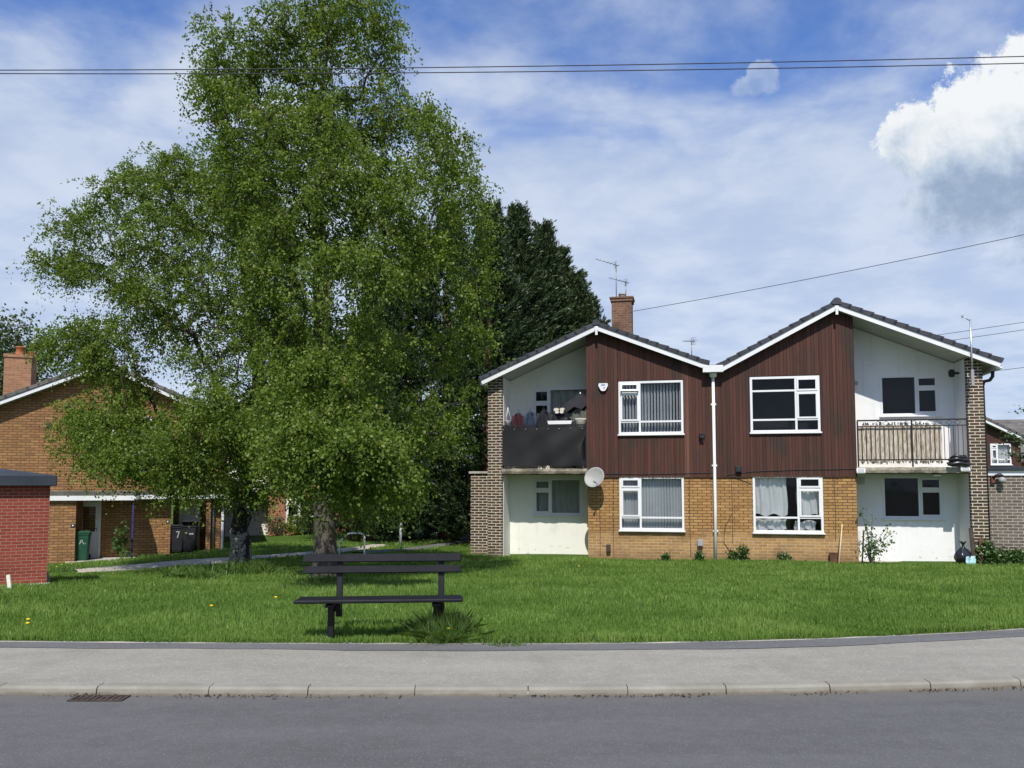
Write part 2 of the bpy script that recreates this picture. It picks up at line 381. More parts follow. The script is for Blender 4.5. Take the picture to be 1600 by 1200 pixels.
def leaf_mat(name, stops, trans=0.35, gloss=0.06, patch=None, rough=0.45):
    m, t, out = new_mat(name)
    f = t.node('ShaderNodeAttribute', attribute_name='tint').outputs['Fac']
    c = t.ramp(f, stops)
    if patch:
        o = t.node('ShaderNodeTexCoord').outputs['Object']
        a = t.noise(o, patch[0], 5, 0.6)
        c = t.mix(t.math('MULTIPLY', t.smooth(a, 0.42, 0.66), patch[2]), c, patch[1])
    di = t.node('ShaderNodeBsdfDiffuse'); tl = t.node('ShaderNodeBsdfTranslucent'); gs = t.node('ShaderNodeBsdfGlossy', Roughness=rough)
    t.l.new(c, di.inputs[0]); t.l.new(t.mix(1.0, c, (1.25, 1.2, 0.6), 'MULTIPLY'), tl.inputs[0])
    gs.inputs[0].default_value = (0.8, 0.85, 0.8, 1)
    m1 = t.node('ShaderNodeMixShader'); m1.inputs[0].default_value = trans
    t.l.new(di.outputs[0], m1.inputs[1]); t.l.new(tl.outputs[0], m1.inputs[2])
    m2 = t.node('ShaderNodeMixShader'); m2.inputs[0].default_value = gloss
    t.l.new(m1.outputs[0], m2.inputs[1]); t.l.new(gs.outputs[0], m2.inputs[2])
    t.l.new(m2.outputs[0], out.inputs['Surface'])
leaf_mat('birch_leaf', [(0.0, (0.062, 0.110, 0.018)), (0.45, (0.136, 0.205, 0.030)), (0.8, (0.205, 0.285, 0.050)), (1.0, (0.30, 0.31, 0.105))], 0.48, 0.014, None, 0.5)
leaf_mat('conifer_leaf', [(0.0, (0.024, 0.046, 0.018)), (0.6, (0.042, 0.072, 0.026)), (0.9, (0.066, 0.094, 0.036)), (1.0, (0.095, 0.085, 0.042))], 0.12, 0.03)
leaf_mat('shrub_leaf', [(0.0, (0.030, 0.070, 0.015)), (0.6, (0.055, 0.115, 0.022)), (1.0, (0.10, 0.16, 0.035))], 0.28, 0.06)
leaf_mat('golden_leaf', [(0.0, (0.07, 0.12, 0.02)), (0.6, (0.16, 0.21, 0.03)), (1.0, (0.28, 0.26, 0.04))], 0.28, 0.06)
leaf_mat('far_leaf', [(0.0, (0.04, 0.065, 0.02)), (0.6, (0.065, 0.10, 0.03)), (1.0, (0.12, 0.12, 0.05))], 0.28, 0.03)
leaf_mat('grey_leaf', [(0.0, (0.07, 0.085, 0.04)), (1.0, (0.17, 0.16, 0.10))], 0.25, 0.03)
leaf_mat('grass_blade', [(0.0, (0.105, 0.200, 0.030)), (0.5, (0.215, 0.335, 0.072)), (0.85, (0.29, 0.405, 0.110)), (1.0, (0.48, 0.44, 0.22))], 0.45, 0.02, (0.55, (0.105, 0.20, 0.030), 0.70))
leaf_mat('tuft_blade', [(0.0, (0.065, 0.130, 0.026)), (0.6, (0.130, 0.225, 0.048)), (1.0, (0.24, 0.32, 0.10))], 0.42, 0.03)

# ---------------------------------------------------------------- mesh helpers
def tag(o, label=None, cat=None, group=None, kind=None):
    if label: o['label'] = label
    if cat: o['category'] = cat
    if group: o['group'] = group
    if kind: o['kind'] = kind
    return o

def empty(name, loc, rz=0.0):
    o = bpy.data.objects.new(name, None); COL.objects.link(o)
    o.location = loc; o.rotation_euler = (0, 0, rz); o.empty_display_size = 0.2
    return o

def thing(name, label, cat, loc, rz=0.0, group=None):
    return tag(empty(name, loc, rz), label, cat, group)

def link_mesh(name, me, material, parent=None):
    for mm in (material if isinstance(material, (list, tuple)) else [material]): me.materials.append(M[mm])
    o = bpy.data.objects.new(name, me); COL.objects.link(o)
    if parent is not None: o.parent = parent
    return o

class MB:
    def __init__(s): s.v = []; s.f = []; s.mi = []; s.sm = []; s.tint = []
    def add(s, pts, faces, mi=0, smooth=False, tint=0.5):
        b = len(s.v); s.v += [tuple(p) for p in pts]
        for f in faces:
            s.f.append(tuple(b + i for i in f)); s.mi.append(mi); s.sm.append(smooth); s.tint.append(tint)
        return s
    def quad(s, a, b, c, d, mi=0, tint=0.5): return s.add([a, b, c, d], [(0, 1, 2, 3)], mi, False, tint)
    def box(s, x0, x1, y0, y1, z0, z1, mi=0, mat=None, tint=0.5, ch=0.0):
        if x0 > x1: x0, x1 = x1, x0
        if y0 > y1: y0, y1 = y1, y0
        if z0 > z1: z0, z1 = z1, z0
        if ch > 0:      # chamfered box: corners cut along each edge
            c = min(ch, (x1 - x0) / 3, (y1 - y0) / 3, (z1 - z0) / 3)
            pts = []
            for sx in (0, 1):
                for sy in (0, 1):
                    for sz in (0, 1):
                        X, Y, Z = (x0, x1)[sx], (y0, y1)[sy], (z0, z1)[sz]
                        ix, iy, iz = (c, -c)[sx], (c, -c)[sy], (c, -c)[sz]
                        pts += [(X, Y + iy, Z + iz), (X + ix, Y, Z + iz), (X + ix, Y + iy, Z)]
            def I(sx, sy, sz, k): return (sx * 4 + sy * 2 + sz) * 3 + k
            fs = []
            for q in (0, 1):
                r = (lambda a: a) if q else (lambda a: a[::-1])
                fs.append(r([I(q, 0, 0, 0), I(q, 1, 0, 0), I(q, 1, 1, 0), I(q, 0, 1, 0)]))
                fs.append(r([I(1, q, 0, 1), I(0, q, 0, 1), I(0, q, 1, 1), I(1, q, 1, 1)]))
                fs.append(r([I(0, 0, q, 2), I(1, 0, q, 2), I(1, 1, q, 2), I(0, 1, q, 2)]))
            for a in (0, 1):
                for b_ in (0, 1):
                    fs.append([I(0, a, b_, 1), I(1, a, b_, 1), I(1, a, b_, 2), I(0, a, b_, 2)])
                    fs.append([I(a, 0, b_, 0), I(a, 1, b_, 0), I(a, 1, b_, 2), I(a, 0, b_, 2)])
                    fs.append([I(a, b_, 0, 0), I(a, b_, 1, 0), I(a, b_, 1, 1), I(a, b_, 0, 1)])
                    for d in (0, 1): fs.append([I(a, b_, d, 0), I(a, b_, d, 1), I(a, b_, d, 2)])
            cen = Vector(((x0 + x1) / 2, (y0 + y1) / 2, (z0 + z1) / 2)); out_f = []
            seen = set()
            for f in fs:
                key = tuple(sorted(f))
                if key in seen: continue
                seen.add(key)
                P = [Vector(pts[i]) for i in f]; n = (P[1] - P[0]).cross(P[2] - P[0])
                if n.dot((P[0] + P[2]) / 2 - cen) < 0: f = f[::-1]
                out_f.append(tuple(f))
            if mat is not None: pts = [mat @ Vector(p) for p in pts]
            return s.add(pts, out_f, mi, False, tint)
        p = [(x0, y0, z0), (x1, y0, z0), (x1, y1, z0), (x0, y1, z0), (x0, y0, z1), (x1, y0, z1), (x1, y1, z1), (x0, y1, z1)]
        if mat is not None: p = [mat @ Vector(q) for q in p]
        return s.add(p, [(0, 3, 2, 1), (4, 5, 6, 7), (0, 1, 5, 4), (1, 2, 6, 5), (2, 3, 7, 6), (3, 0, 4, 7)], mi, False, tint)
    def prism_y(s, poly, y0, y1, mi=0, tint=0.5):
        """polygon in x,z extruded along y"""
        n = len(poly)
        area = sum(poly[i][0] * poly[(i + 1) % n][1] - poly[(i + 1) % n][0] * poly[i][1] for i in range(n))
        if area < 0: poly = poly[::-1]
        pts = [(x, y0, z) for x, z in poly] + [(x, y1, z) for x, z in poly]
        fs = [tuple(range(n)), tuple(range(2 * n - 1, n - 1, -1))]
        fs += [(i, i + n, (i + 1) % n + n, (i + 1) % n) for i in range(n)]
        return s.add(pts, fs, mi, False, tint)
    def tube(s, pts, rad, n=8, mi=0, cap=True, smooth=True):
        pts = [Vector(p) for p in pts]
        if not isinstance(rad, (list, tuple)): rad = [rad] * len(pts)
        base = None; V = []
        for i, p in enumerate(pts):
            d = (pts[min(i + 1, len(pts) - 1)] - pts[max(i - 1, 0)])
            d = d.normalized() if d.length > 1e-9 else Vector((0, 0, 1))
            if base is None: base = d.orthogonal().normalized()
            a = (base - d * base.dot(d))
            a = a.normalized() if a.length > 1e-6 else d.orthogonal().normalized()
            base = a; b = d.cross(a)
            for k in range(n):
                q = 2 * math.pi * k / n
                V.append(p + (a * math.cos(q) + b * math.sin(q)) * rad[i])
        fs = []
        for i in range(len(pts) - 1):
            for k in range(n):
                fs.append((i * n + k, i * n + (k + 1) % n, (i + 1) * n + (k + 1) % n, (i + 1) * n + k))
        if cap:
            fs.append(tuple(range(n - 1, -1, -1))); fs.append(tuple(range((len(pts) - 1) * n, len(pts) * n)))
        return s.add(V, fs, mi, smooth)
    def lathe(s, prof, c=(0, 0, 0), n=20, mi=0, axis=None):
        V = []; c = Vector(c)
        rot = Vector((0, 0, 1)).rotation_difference(Vector(axis)).to_matrix() if axis is not None else Matrix.Identity(3)
        for r, z in prof:
            for k in range(n):
                q = 2 * math.pi * k / n
                V.append(c + rot @ Vector((r * math.cos(q), r * math.sin(q), z)))
        fs = [(i * n + k, i * n + (k + 1) % n, (i + 1) * n + (k + 1) % n, (i + 1) * n + k) for i in range(len(prof) - 1) for k in range(n)]
        return s.add(V, fs, mi, True)
    def build(s, name, material, parent=None, label=None):
        me = bpy.data.meshes.new(name)
        me.from_pydata(s.v, [], s.f); me.update()
        uvl = me.uv_layers.new(name='uv')
        ta = me.attributes.new('tint', 'FLOAT', 'FACE')
        ta.data.foreach_set('value', s.tint)
        for p in me.polygons:
            p.material_index = s.mi[p.index]; p.use_smooth = s.sm[p.index]
            n = p.normal
            for li in p.loop_indices:
                c = me.vertices[me.loops[li].vertex_index].co
                if abs(n.z) > 0.8: uv = (c.x, c.y)
                elif abs(n.y) >= abs(n.x): uv = (c.x, c.z)
                else: uv = (c.y + 0.07, c.z)
                uvl.data[li].uv = uv
        o = link_mesh(name, me, material, parent)
        if label: o['label'] = label
        return o

def quads_mesh(name, V, tint, material, parent=None, per=4):
    """V: (N*per,3) array of polygons with per vertices"""
    N = len(V) // per
    me = bpy.data.meshes.new(name)
    me.vertices.add(N * per); me.vertices.foreach_set('co', np.ascontiguousarray(V, dtype=np.float32).ravel())
    me.loops.add(N * per); me.loops.foreach_set('vertex_index', np.arange(N * per, dtype=np.int32))
    me.polygons.add(N)
    me.polygons.foreach_set('loop_start', np.arange(0, N * per, per, dtype=np.int32))
    me.polygons.foreach_set('loop_total', np.full(N, per, dtype=np.int32))
    me.update(calc_edges=True)
    a = me.attributes.new('tint', 'FLOAT', 'FACE'); a.data.foreach_set('value', np.ascontiguousarray(tint, dtype=np.float32))
    return link_mesh(name, me, material, parent)

def unit(a): return a / np.maximum(np.linalg.norm(a, axis=-1, keepdims=True), 1e-9)

def leaf_quads(P, size, rng, wide=0.62, flat=0.5, along=None):
    """rhombic leaves at the points P"""
    n = len(P)
    d = unit(rng.normal(size=(n, 3))) if along is None else unit(along + rng.normal(size=(n, 3)) * 0.45)
    nn = rng.normal(size=(n, 3)); nn[:, 2] += flat * 2.0
    nn = unit(nn - d * np.sum(nn * d, axis=1, keepdims=True))
    sd_ = np.cross(d, nn)
    L = (size * rng.uniform(0.7, 1.3, n))[:, None]
    V = np.stack([P - d * L * 0.5, P + sd_ * L * wide * 0.5 + nn * L * 0.06, P + d * L * 0.5, P - sd_ * L * wide * 0.5 + nn * L * 0.06], axis=1)
    return V.reshape(-1, 3)

def vnoise(P, scale, seed=0.0):
    return np.array([mnoise.fractal(Vector((x * scale + seed, y * scale + seed * 0.7, z * scale - seed)), 1.0, 2.0, 3) for x, y, z in P])

def copy_tree(o, parent=None):
    c = o.copy(); COL.objects.link(c)
    if parent is not None: c.parent = parent
    for ch in list(o.children): copy_tree(ch, c)
    return c

# ---------------------------------------------------------------- ground
def sstep(x, a, b):
    x = np.clip((np.asarray(x, float) - a) / (b - a), 0, 1); return x * x * (3 - 2 * x)
def curve(X, kp, kn):
    X = np.asarray(X, float); A = np.minimum(np.abs(X), 8.0); ex = np.abs(X) - A
    k = np.where(X > 0, kp, kn)
    return k * A * A + 2 * k * 8.0 * ex * 0.5
def kerb_y(X): return 6.80 + curve(X, 0.0155, 0.003)
def edge_y(X): return 8.42 + curve(X, 0.027, 0.005)
def lawn_z(X, Y):
    X = np.asarray(X, float); Y = np.asarray(Y, float)
    z = 0.115 - 0.50 * sstep(Y, 9.5, 22.5)
    z = z - 0.30 * sstep(-X, 7.0, 15.0) * sstep(Y, 12.0, 25.0)
    und = 0.03 * np.sin(X * 0.9 + Y * 0.35) * np.cos(Y * 0.6 - X * 0.2) * sstep(Y - edge_y(X), 0.0, 2.0)
    return z + und
def gz(x, y): return float(lawn_z(x, y))
def ground(px, py):
    """point of the lawn seen at a pixel of the photograph"""
    d = ray(px, py); o = Vector((0, 0, CAMH)); t_ = 5.0
    for _ in range(60):
        p = o + d * t_; dz = p.z - gz(p.x, p.y)
        t_ += dz / max(0.02, -d.z + 0.03)
    return o + d * t_

def sheet(name, xs, ts, fn, material):
    V = []; Fc = []
    for x in xs:
        for q in ts: V.append(fn(x, q))
    n = len(ts)
    for i in range(len(xs) - 1):
        for j in range(n - 1): Fc.append((i * n + j, (i + 1) * n + j, (i + 1) * n + j + 1, i * n + j + 1))
    b = MB(); b.add(V, Fc, 0, True)
    return tag(b.build(name, material), kind='structure')

xs = sorted(set([-600, -300, -150, -90, -60, -45] + list(np.arange(-35, 35.1, 0.5)) + [45, 60, 90, 150, 300, 600]))
ts = list(np.arange(0, 26, 0.4)) + [28, 31, 35, 40, 50, 70, 110, 200, 400, 900]
sheet('lawn', xs, ts, lambda x, q: (x, float(edge_y(x)) + 0.02 + q, gz(x, float(edge_y(x)) + q)), 'lawn_soil')
xr = list(np.arange(-40, 40.1, 0.4))
sheet('road', [-300, -80] + xr + [80, 300], [-300.0, -60, -20, -8, -3, 0, 2, 4, 5, 5.6, 6.2, 6.6, 6.84], lambda x, q: (x, q if q < 0 else q / 6.84 * (float(kerb_y(x)) + 0.05), 0.0), 'asphalt')
def pave_z(f): return 0.068 + 0.035 * f
sheet('pavement', xr, list(np.linspace(0, 1, 6)), lambda x, q: (x, (kerb_y(x) + 0.12) * (1 - q) + (edge_y(x) + 0.01) * q, pave_z(q)), 'pavement_asphalt')
sheet('pavement_patch', xr, [0, 0.5, 1], lambda x, q: (x, (edge_y(x) - 0.29 - 0.010 * x + 0.025 * math.sin(x * 1.7) + 0.012 * math.sin(x * 5.1)) * (1 - q) + (edge_y(x) + 0.0) * q, pave_z(0.8 + 0.2 * q) + 0.005), 'new_asphalt')
sheet('lawn_edging', xr, [0, 0.015, 0.035, 0.05], lambda x, q: (x, edge_y(x) - 0.02 + q, 0.112 + 0.005 * math.sin(x * 9.1) if 0.01 < q < 0.045 else 0.10), 'edging_concrete')

sheet('kerb_bedding', xr, [0, 1], lambda x, q: (x, kerb_y(x) + 0.012 + 0.118 * q, 0.036 + 0.02 * q), 'debris_brown')
# kerb stones, joints left open between them
b = MB(); x = -32.0; rk = random.Random(3)
while x < 32:
    x1 = x + rk.choice((0.80, 0.86, 0.86, 0.91))
    n = 3
    for i in range(n):
        xa, xb = x + (x1 - x) * i / n + (0.0025 if i == 0 else 0), x + (x1 - x) * (i + 1) / n - (0.0025 if i == n - 1 else 0)
        rows = []
        for xx in (xa, xb):
            ky = float(kerb_y(xx))
            rows.append([(xx, ky - 0.012, -0.05), (xx, ky, 0.048), (xx, ky + 0.008, 0.060), (xx, ky + 0.022, 0.067), (xx, ky + 0.125, 0.070), (xx, ky + 0.125, -0.05)])
        A, B_ = rows
        b.add(A + B_, [(k, k + 6, k + 7, k + 1) for k in range(5)] + ([(0, 1, 2, 3, 4, 5)] if i == 0 else []) + ([(11, 10, 9, 8, 7, 6)] if i == n - 1 else []))
    x = x1 + rk.uniform(0.001, 0.007)
tag(b.build('kerb', 'kerb_stone'), kind='structure')

# gutter debris
nd = 900
dx = RNG.uniform(-7, 7, nd); dy = kerb_y(dx) - 0.012 - np.abs(RNG.normal(0, 0.035, nd))
keep = np.sin(dx * 2.1) + np.sin(dx * 5.3 + 1) + RNG.normal(0, 0.6, nd) > -0.2
P = np.stack([dx, dy, RNG.uniform(0.003, 0.015, nd)], 1)[keep]
o = quads_mesh('leaf_litter', leaf_quads(P, np.full(len(P), 0.026), RNG, 0.7, 0.9), RNG.uniform(0, 1, len(P)), 'debris_brown')
tag(o, 'dry brown debris lying in the gutter along the kerb', 'litter', kind='stuff')

# iron gully grating by the kerb
g = thing('drain_cover', 'rusty slotted drain grating set in the road gutter', 'drain cover', (-3.28, 6.715, 0.002))
g.scale = (0.86, 0.55, 0.8)
b = MB(); b.box(-0.25, 0.25, -0.15, -0.12, 0, 0.012); b.box(-0.25, 0.25, 0.12, 0.15, 0, 0.012); b.box(-0.25, -0.22, -0.12, 0.12, 0, 0.012); b.box(0.22, 0.25, -0.12, 0.12, 0, 0.012)
b.build('frame', 'rust_metal', g)
b = MB()
for k in range(8): b.box(-0.20 + k * 0.054, -0.175 + k * 0.054, -0.12, 0.12, 0, 0.009)
b.box(-0.22, 0.22, -0.12, 0.12, -0.003, 0.001, 0)
b.build('grate', 'rust_metal', g)

# paths behind the lawn
def strip(name, pts, width, material, lift=0.03):
    P = [Vector((p[0], p[1])) for p in pts]; D = []
    for i in range(len(P) - 1):
        k = max(2, int((P[i + 1] - P[i]).length / 0.4))
        D += [P[i].lerp(P[i + 1], q / k) for q in range(k)]
    D.append(P[-1]); V = []; Fc = []
    for i, p in enumerate(D):
        d = (D[min(i + 1, len(D) - 1)] - D[max(i - 1, 0)]).normalized(); n = Vector((-d.y, d.x))
        for s_ in (-0.5, -0.17, 0.17, 0.5):
            q = p + n * s_ * (width + 0.06 * math.sin(i * 1.3)); V.append((q.x, q.y, gz(q.x, q.y) + lift - (0.06 if abs(s_) == 0.5 else 0)))
    for i in range(len(D) - 1):
        for j in range(3): Fc.append((i * 4 + j, i * 4 + j + 1, (i + 1) * 4 + j + 1, (i + 1) * 4 + j))
    b = MB(); b.add(V, Fc, 0, True)
    return tag(b.build(name, material), kind='structure'), D
PATHS = []
p_main = [ground(118, 893), ground(200, 887), ground(262, 882), ground(325, 876.5)]
_, D = strip('path', p_main, 2.5, 'path_concrete', 0.045); PATHS.append((D, 1.25))
p_main = [ground(318, 876), ground(430, 869), ground(520, 862), ground(590, 852)]
_, D = strip('path', p_main, 1.05, 'path_concrete', 0.04); PATHS.append((D, 0.62))
_, D = strip('side_path', [ground(560, 864), ground(640, 858), ground(735, 846)], 0.9, 'new_asphalt'); PATHS.append((D, 0.5))

# ---------------------------------------------------------------- building helpers
class Frame:
    """local frame of a facade: x along it, y into the building"""
    def __init__(s, loc, rz):
        s.o = Vector(loc); s.u = Vector((math.cos(rz), math.sin(rz), 0)); s.n = Vector((-math.sin(rz), math.cos(rz), 0)); s.rz = rz
    def on(s, px, py, w=0.0):
        d = ray(px, py); c = Vector((0, 0, CAMH)); t_ = (s.o + s.n * w - c).dot(s.n) / d.dot(s.n); p = c + d * t_
        return (p - s.o).dot(s.u), p.z
    def world(s, u, w, z):
        p = s.o + s.u * u + s.n * w; return Vector((p.x, p.y, z))

def holed_wall(b, u0, u1, z0, top, w, holes, depth=0.12, extra=(), mi=0, back=None):
    """wall face in the plane y = w with openings and their reveals; top is a height or a function of u"""
    tf = top if callable(top) else (lambda u: top)
    us = sorted(set([u0, u1] + [h[0] for h in holes] + [h[1] for h in holes] + [e for e in extra if u0 < e < u1]))
    us = [u for u in us if u0 - 1e-6 <= u <= u1 + 1e-6]
    for a, c in zip(us[:-1], us[1:]):
        cuts = sorted([(h[2], h[3]) for h in holes if h[0] <= a + 1e-6 and h[1] >= c - 1e-6]); z = z0
        for lo, hi in cuts:
            if lo > z: b.quad((a, w, z), (c, w, z), (c, w, lo), (a, w, lo), mi)
            z = hi
        b.quad((a, w, z), (c, w, z), (c, w, tf(c)), (a, w, tf(a)), mi)
    for a, c, lo, hi in holes:
        d = w + depth
        b.quad((a, w, lo), (a, w, hi), (a, d, hi), (a, d, lo), mi); b.quad((c, w, hi), (c, w, lo), (c, d, lo), (c, d, hi), mi)
        b.quad((a, w, hi), (c, w, hi), (c, d, hi), (a, d, hi), mi); b.quad((c, w, lo), (a, w, lo), (a, d, lo), (c, d, lo), mi)

def window(parent, u0, u1, z0, z1, w, cols, fill=None, sill=True, open_vent=None, seed=0, t=0.062, room=0.8, frame_mat='white_plastic', cloth='net_curtain'):
    """cols: (from, to, [row boundaries as fractions], [rows that are opening sashes])"""
    rk = random.Random(seed); W, H_ = u1 - u0, z1 - z0
    b = MB(); d0, d1 = w - 0.02, w + 0.05
    b.box(u0, u1, d0, d1, z0, z0 + t); b.box(u0, u1, d0, d1, z1 - t, z1)
    b.box(u0, u0 + t, d0 + 0.001, d1, z0 + t, z1 - t); b.box(u1 - t, u1, d0 + 0.001, d1, z0 + t, z1 - t)
    panes = []; sash = MB()
    for ci, (f0, f1, rows, sashes) in enumerate(cols):
        a = u0 + W * f0; c = u0 + W * f1
        if f1 < 0.999: b.box(c - t * 0.45, c + t * 0.45, d0 + 0.002, d1, z0 + t, z1 - t)
        a2 = a + (t if f0 < 0.001 else t * 0.45); c2 = c - (t if f1 > 0.999 else t * 0.45)
        for r in range(len(rows) - 1):
            lo = z0 + H_ * rows[r]; hi = z0 + H_ * rows[r + 1]
            l2 = lo + (t if r == 0 else t * 0.4); h2 = hi - (t if r == len(rows) - 2 else t * 0.4)
            if r < len(rows) - 2: b.box(a2, c2, d0 + 0.003, d1, hi - t * 0.4, hi + t * 0.4)
            if r in sashes:
                s_ = 0.045
                m_ = None
                if open_vent == (ci, r):
                    m_ = Matrix.Translation((0, d0, h2)) @ Matrix.Rotation(R(-24), 4, 'X') @ Matrix.Translation((0, -d0, -h2))
                for q in ((a2, c2, l2, l2 + s_), (a2, c2, h2 - s_, h2), (a2, a2 + s_, l2 + s_, h2 - s_), (c2 - s_, c2, l2 + s_, h2 - s_)):
                    sash.box(q[0], q[1], d0 - 0.018, d0 + 0.035, q[2], q[3], 0, m_)
                pq = [(a2 + s_, d0 + 0.01, l2 + s_), (c2 - s_, d0 + 0.01, l2 + s_), (c2 - s_, d0 + 0.01, h2 - s_), (a2 + s_, d0 + 0.01, h2 - s_)]
                panes.append([m_ @ Vector(p) for p in pq] if m_ is not None else pq)
            else:
                panes.append([(a2 - 0.004, d0 + 0.03, l2 - 0.004), (c2 + 0.004, d0 + 0.03, l2 - 0.004), (c2 + 0.004, d0 + 0.03, h2 + 0.004), (a2 - 0.004, d0 + 0.03, h2 + 0.004)])
    wo = b.build('window', frame_mat, parent)
    if sash.v: sash.build('sash', frame_mat, wo)
    pb = MB()
    for p in panes: pb.quad(*p)
    pb.build('pane', 'glass', wo)
    if sill:
        sb = MB(); sb.box(u0 - 0.03, u1 + 0.03, w - 0.09, w + 0.03, z0 - 0.045, z0 - 0.002, ch=0.008); sb.build('sill', frame_mat, wo)
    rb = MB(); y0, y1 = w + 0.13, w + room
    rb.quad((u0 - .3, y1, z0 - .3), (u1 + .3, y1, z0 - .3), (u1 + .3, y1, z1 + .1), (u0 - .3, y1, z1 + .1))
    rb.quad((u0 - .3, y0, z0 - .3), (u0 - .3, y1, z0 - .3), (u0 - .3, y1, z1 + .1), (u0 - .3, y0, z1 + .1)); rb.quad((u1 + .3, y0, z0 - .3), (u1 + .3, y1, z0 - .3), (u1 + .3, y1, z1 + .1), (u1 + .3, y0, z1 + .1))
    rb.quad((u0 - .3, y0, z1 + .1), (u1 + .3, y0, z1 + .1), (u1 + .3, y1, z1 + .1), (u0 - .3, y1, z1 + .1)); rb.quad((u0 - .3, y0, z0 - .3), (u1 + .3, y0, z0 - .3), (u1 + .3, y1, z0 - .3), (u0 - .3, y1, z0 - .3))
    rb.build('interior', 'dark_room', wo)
    if fill and fill[0] == 'blind':
        bb = MB(); x = u0 + 0.05; ang = R(fill[1]); hw = 0.045
        while x < u1 - 0.04:
            j = ang + R(rk.uniform(-5, 5)); cx, sx = math.cos(j) * hw, math.sin(j) * hw
            bb.quad((x - cx, w + 0.16 - sx, z0 + 0.03), (x + cx, w + 0.16 + sx, z0 + 0.03), (x + cx, w + 0.16 + sx, z1 - 0.03), (x - cx, w + 0.16 - sx, z1 - 0.03)); x += fill[2] if len(fill) > 2 else 0.078
        bb.build('blind', 'blind_fabric', wo)
    if fill and fill[0] == 'curtain':
        for (f0, f1, zb, zt, ph) in fill[1]:
            bb = MB(); N = int(60 * (f1 - f0)) + 4; V = []
            for i in range(N + 1):
                f = f0 + (f1 - f0) * i / N; u = u0 + W * f
                for k in range(5):
                    kk = k / 4; fold = 0.035 * math.sin(i * 0.55 + ph) * (0.4 + 0.6 * (1 - kk)) + 0.02 * math.sin(i * 1.4 + ph * 2 + kk)
                    z = z0 + H_ * (zb + (zt - zb) * kk) + (0.04 * math.sin(i * 0.4 + ph) if k == 0 else 0) + (0.03 * math.sin(i * 0.33 + ph) if k == 4 and zt < 0.95 else 0)
                    V.append((u + 0.02 * math.sin(kk * 5 + ph), w + 0.15 + fold, z))
            bb.add(V, [(i * 5 + k, (i + 1) * 5 + k, (i + 1) * 5 + k + 1, i * 5 + k + 1) for i in range(N) for k in range(4)], 0, True)
            bb.build('curtain', cloth, wo)
    return wo

def slope_dirs(A, B):
    A, B = Vector((A[0], A[1])), Vector((B[0], B[1])); d = (B - A).normalized(); n = Vector((-d.y, d.x))
    if n.y < 0: n = -n
    return A, B, d, n

def roof_side(parent, A, B, y0, y1, tile='roof_tile', course=0.31, barge=True, th=0.13, rise=0.06, ridge=True, under='soffit_paint', bh=0.13, bname='bargeboard'):
    """one slope from the eave A to the ridge B, both given as x,z at the middle of the bargeboard"""
    A, B, d, n = slope_dirs(A, B); L = (B - A).length; N = max(3, round(L / course))
    b = MB(); rk = random.Random(int(L * 1000))
    for k in range(N):
        s0 = L * k / N - 0.03; s1 = L * (k + 1) / N + 0.04
        e = rk.uniform(-0.006, 0.006)
        q = [A + d * s0 + n * (rise + 0.01), A + d * s1 + n * (rise + 0.01 - 0.0), A + d * s1 + n * (rise + th - 0.032 + e), A + d * s0 + n * (rise + th + 0.005 + e)]
        b.prism_y([(p.x, p.y) for p in q], y0 - 0.06, y1, 0)
    ro = b.build('roof', tile, parent)
    b = MB(); q = [A + n * (rise - 0.10), B + n * (rise - 0.10), B + n * rise, A + n * rise]
    b.prism_y([(p.x, p.y) for p in q], y0 + 0.006, y1, 0); b.build('soffit', under, ro)
    if barge:
        b = MB(); q = [A - d * 0.02 - n * bh / 2, B - n * bh / 2, B + n * bh / 2, A - d * 0.02 + n * bh / 2]
        b.prism_y([(p.x, p.y) for p in q], y0 - 0.03, y0, 0); b.build(bname, 'white_plastic', ro)
    return ro

def ridge_cap(parent, B, y0, y1, tile='roof_tile', r=0.125, up=0.13):
    b = MB(); y = y0 - 0.08; k = 0
    while y < y1:
        e = min(y + 0.43, y1); rr = r * (1.0 if k % 1 == 0 else 1)
        prof = [(B[0] + rr * math.cos(a), B[1] + up + rr * math.sin(a)) for a in np.linspace(-0.45, math.pi + 0.45, 13)]
        b.prism_y(prof, y, e - 0.01); y = e; k += 1
    return b.build('ridge_tile', tile, parent)

def tf_gable(pts, off=0.0):
    us = [p[0] for p in pts]; zs = [p[1] for p in pts]
    return lambda u: float(np.interp(u, us, zs)) + off

# ---------------------------------------------------------------- the flats on the right
FL = Frame((5.638, 23.0, 0), R(-12.1))
flats = thing('block_of_flats', 'two storey flats with twin gables, red brown cladding over buff brick and white recessed balconies', 'building', FL.o, FL.rz)
G = -0.62
LE, LA, LV = (-6.60, 4.69), (-3.24, 6.165), (-0.20, 4.95)
RV, RA, RE = (0.18, 4.86), (3.245, 6.47), (7.18, 4.79)
roofline = tf_gable([LE, LA, LV, RV, RA, RE], -0.06)
BL, BR = -3.55, 3.67                               # the projecting centre block
wins_low = [(-2.65, -0.86, 0.42, 1.925), (0.99, 2.81, 0.40, 1.945)]
wins_up = [(-2.65, -0.845, 3.12, 4.63), (0.965, 2.79, 3.125, 4.66)]
b = MB(); holed_wall(b, BL, BR, G, 1.97, 0.0, wins_low, 0.14)
b.quad((BL, 1.05, G), (BL, 0, G), (BL, 0, 1.97), (BL, 1.05, 1.97)); b.quad((BR, 0, G), (BR, 1.05, G), (BR, 1.05, 1.97), (BR, 0, 1.97))
b.build('brick_wall', 'buff_brick', flats)
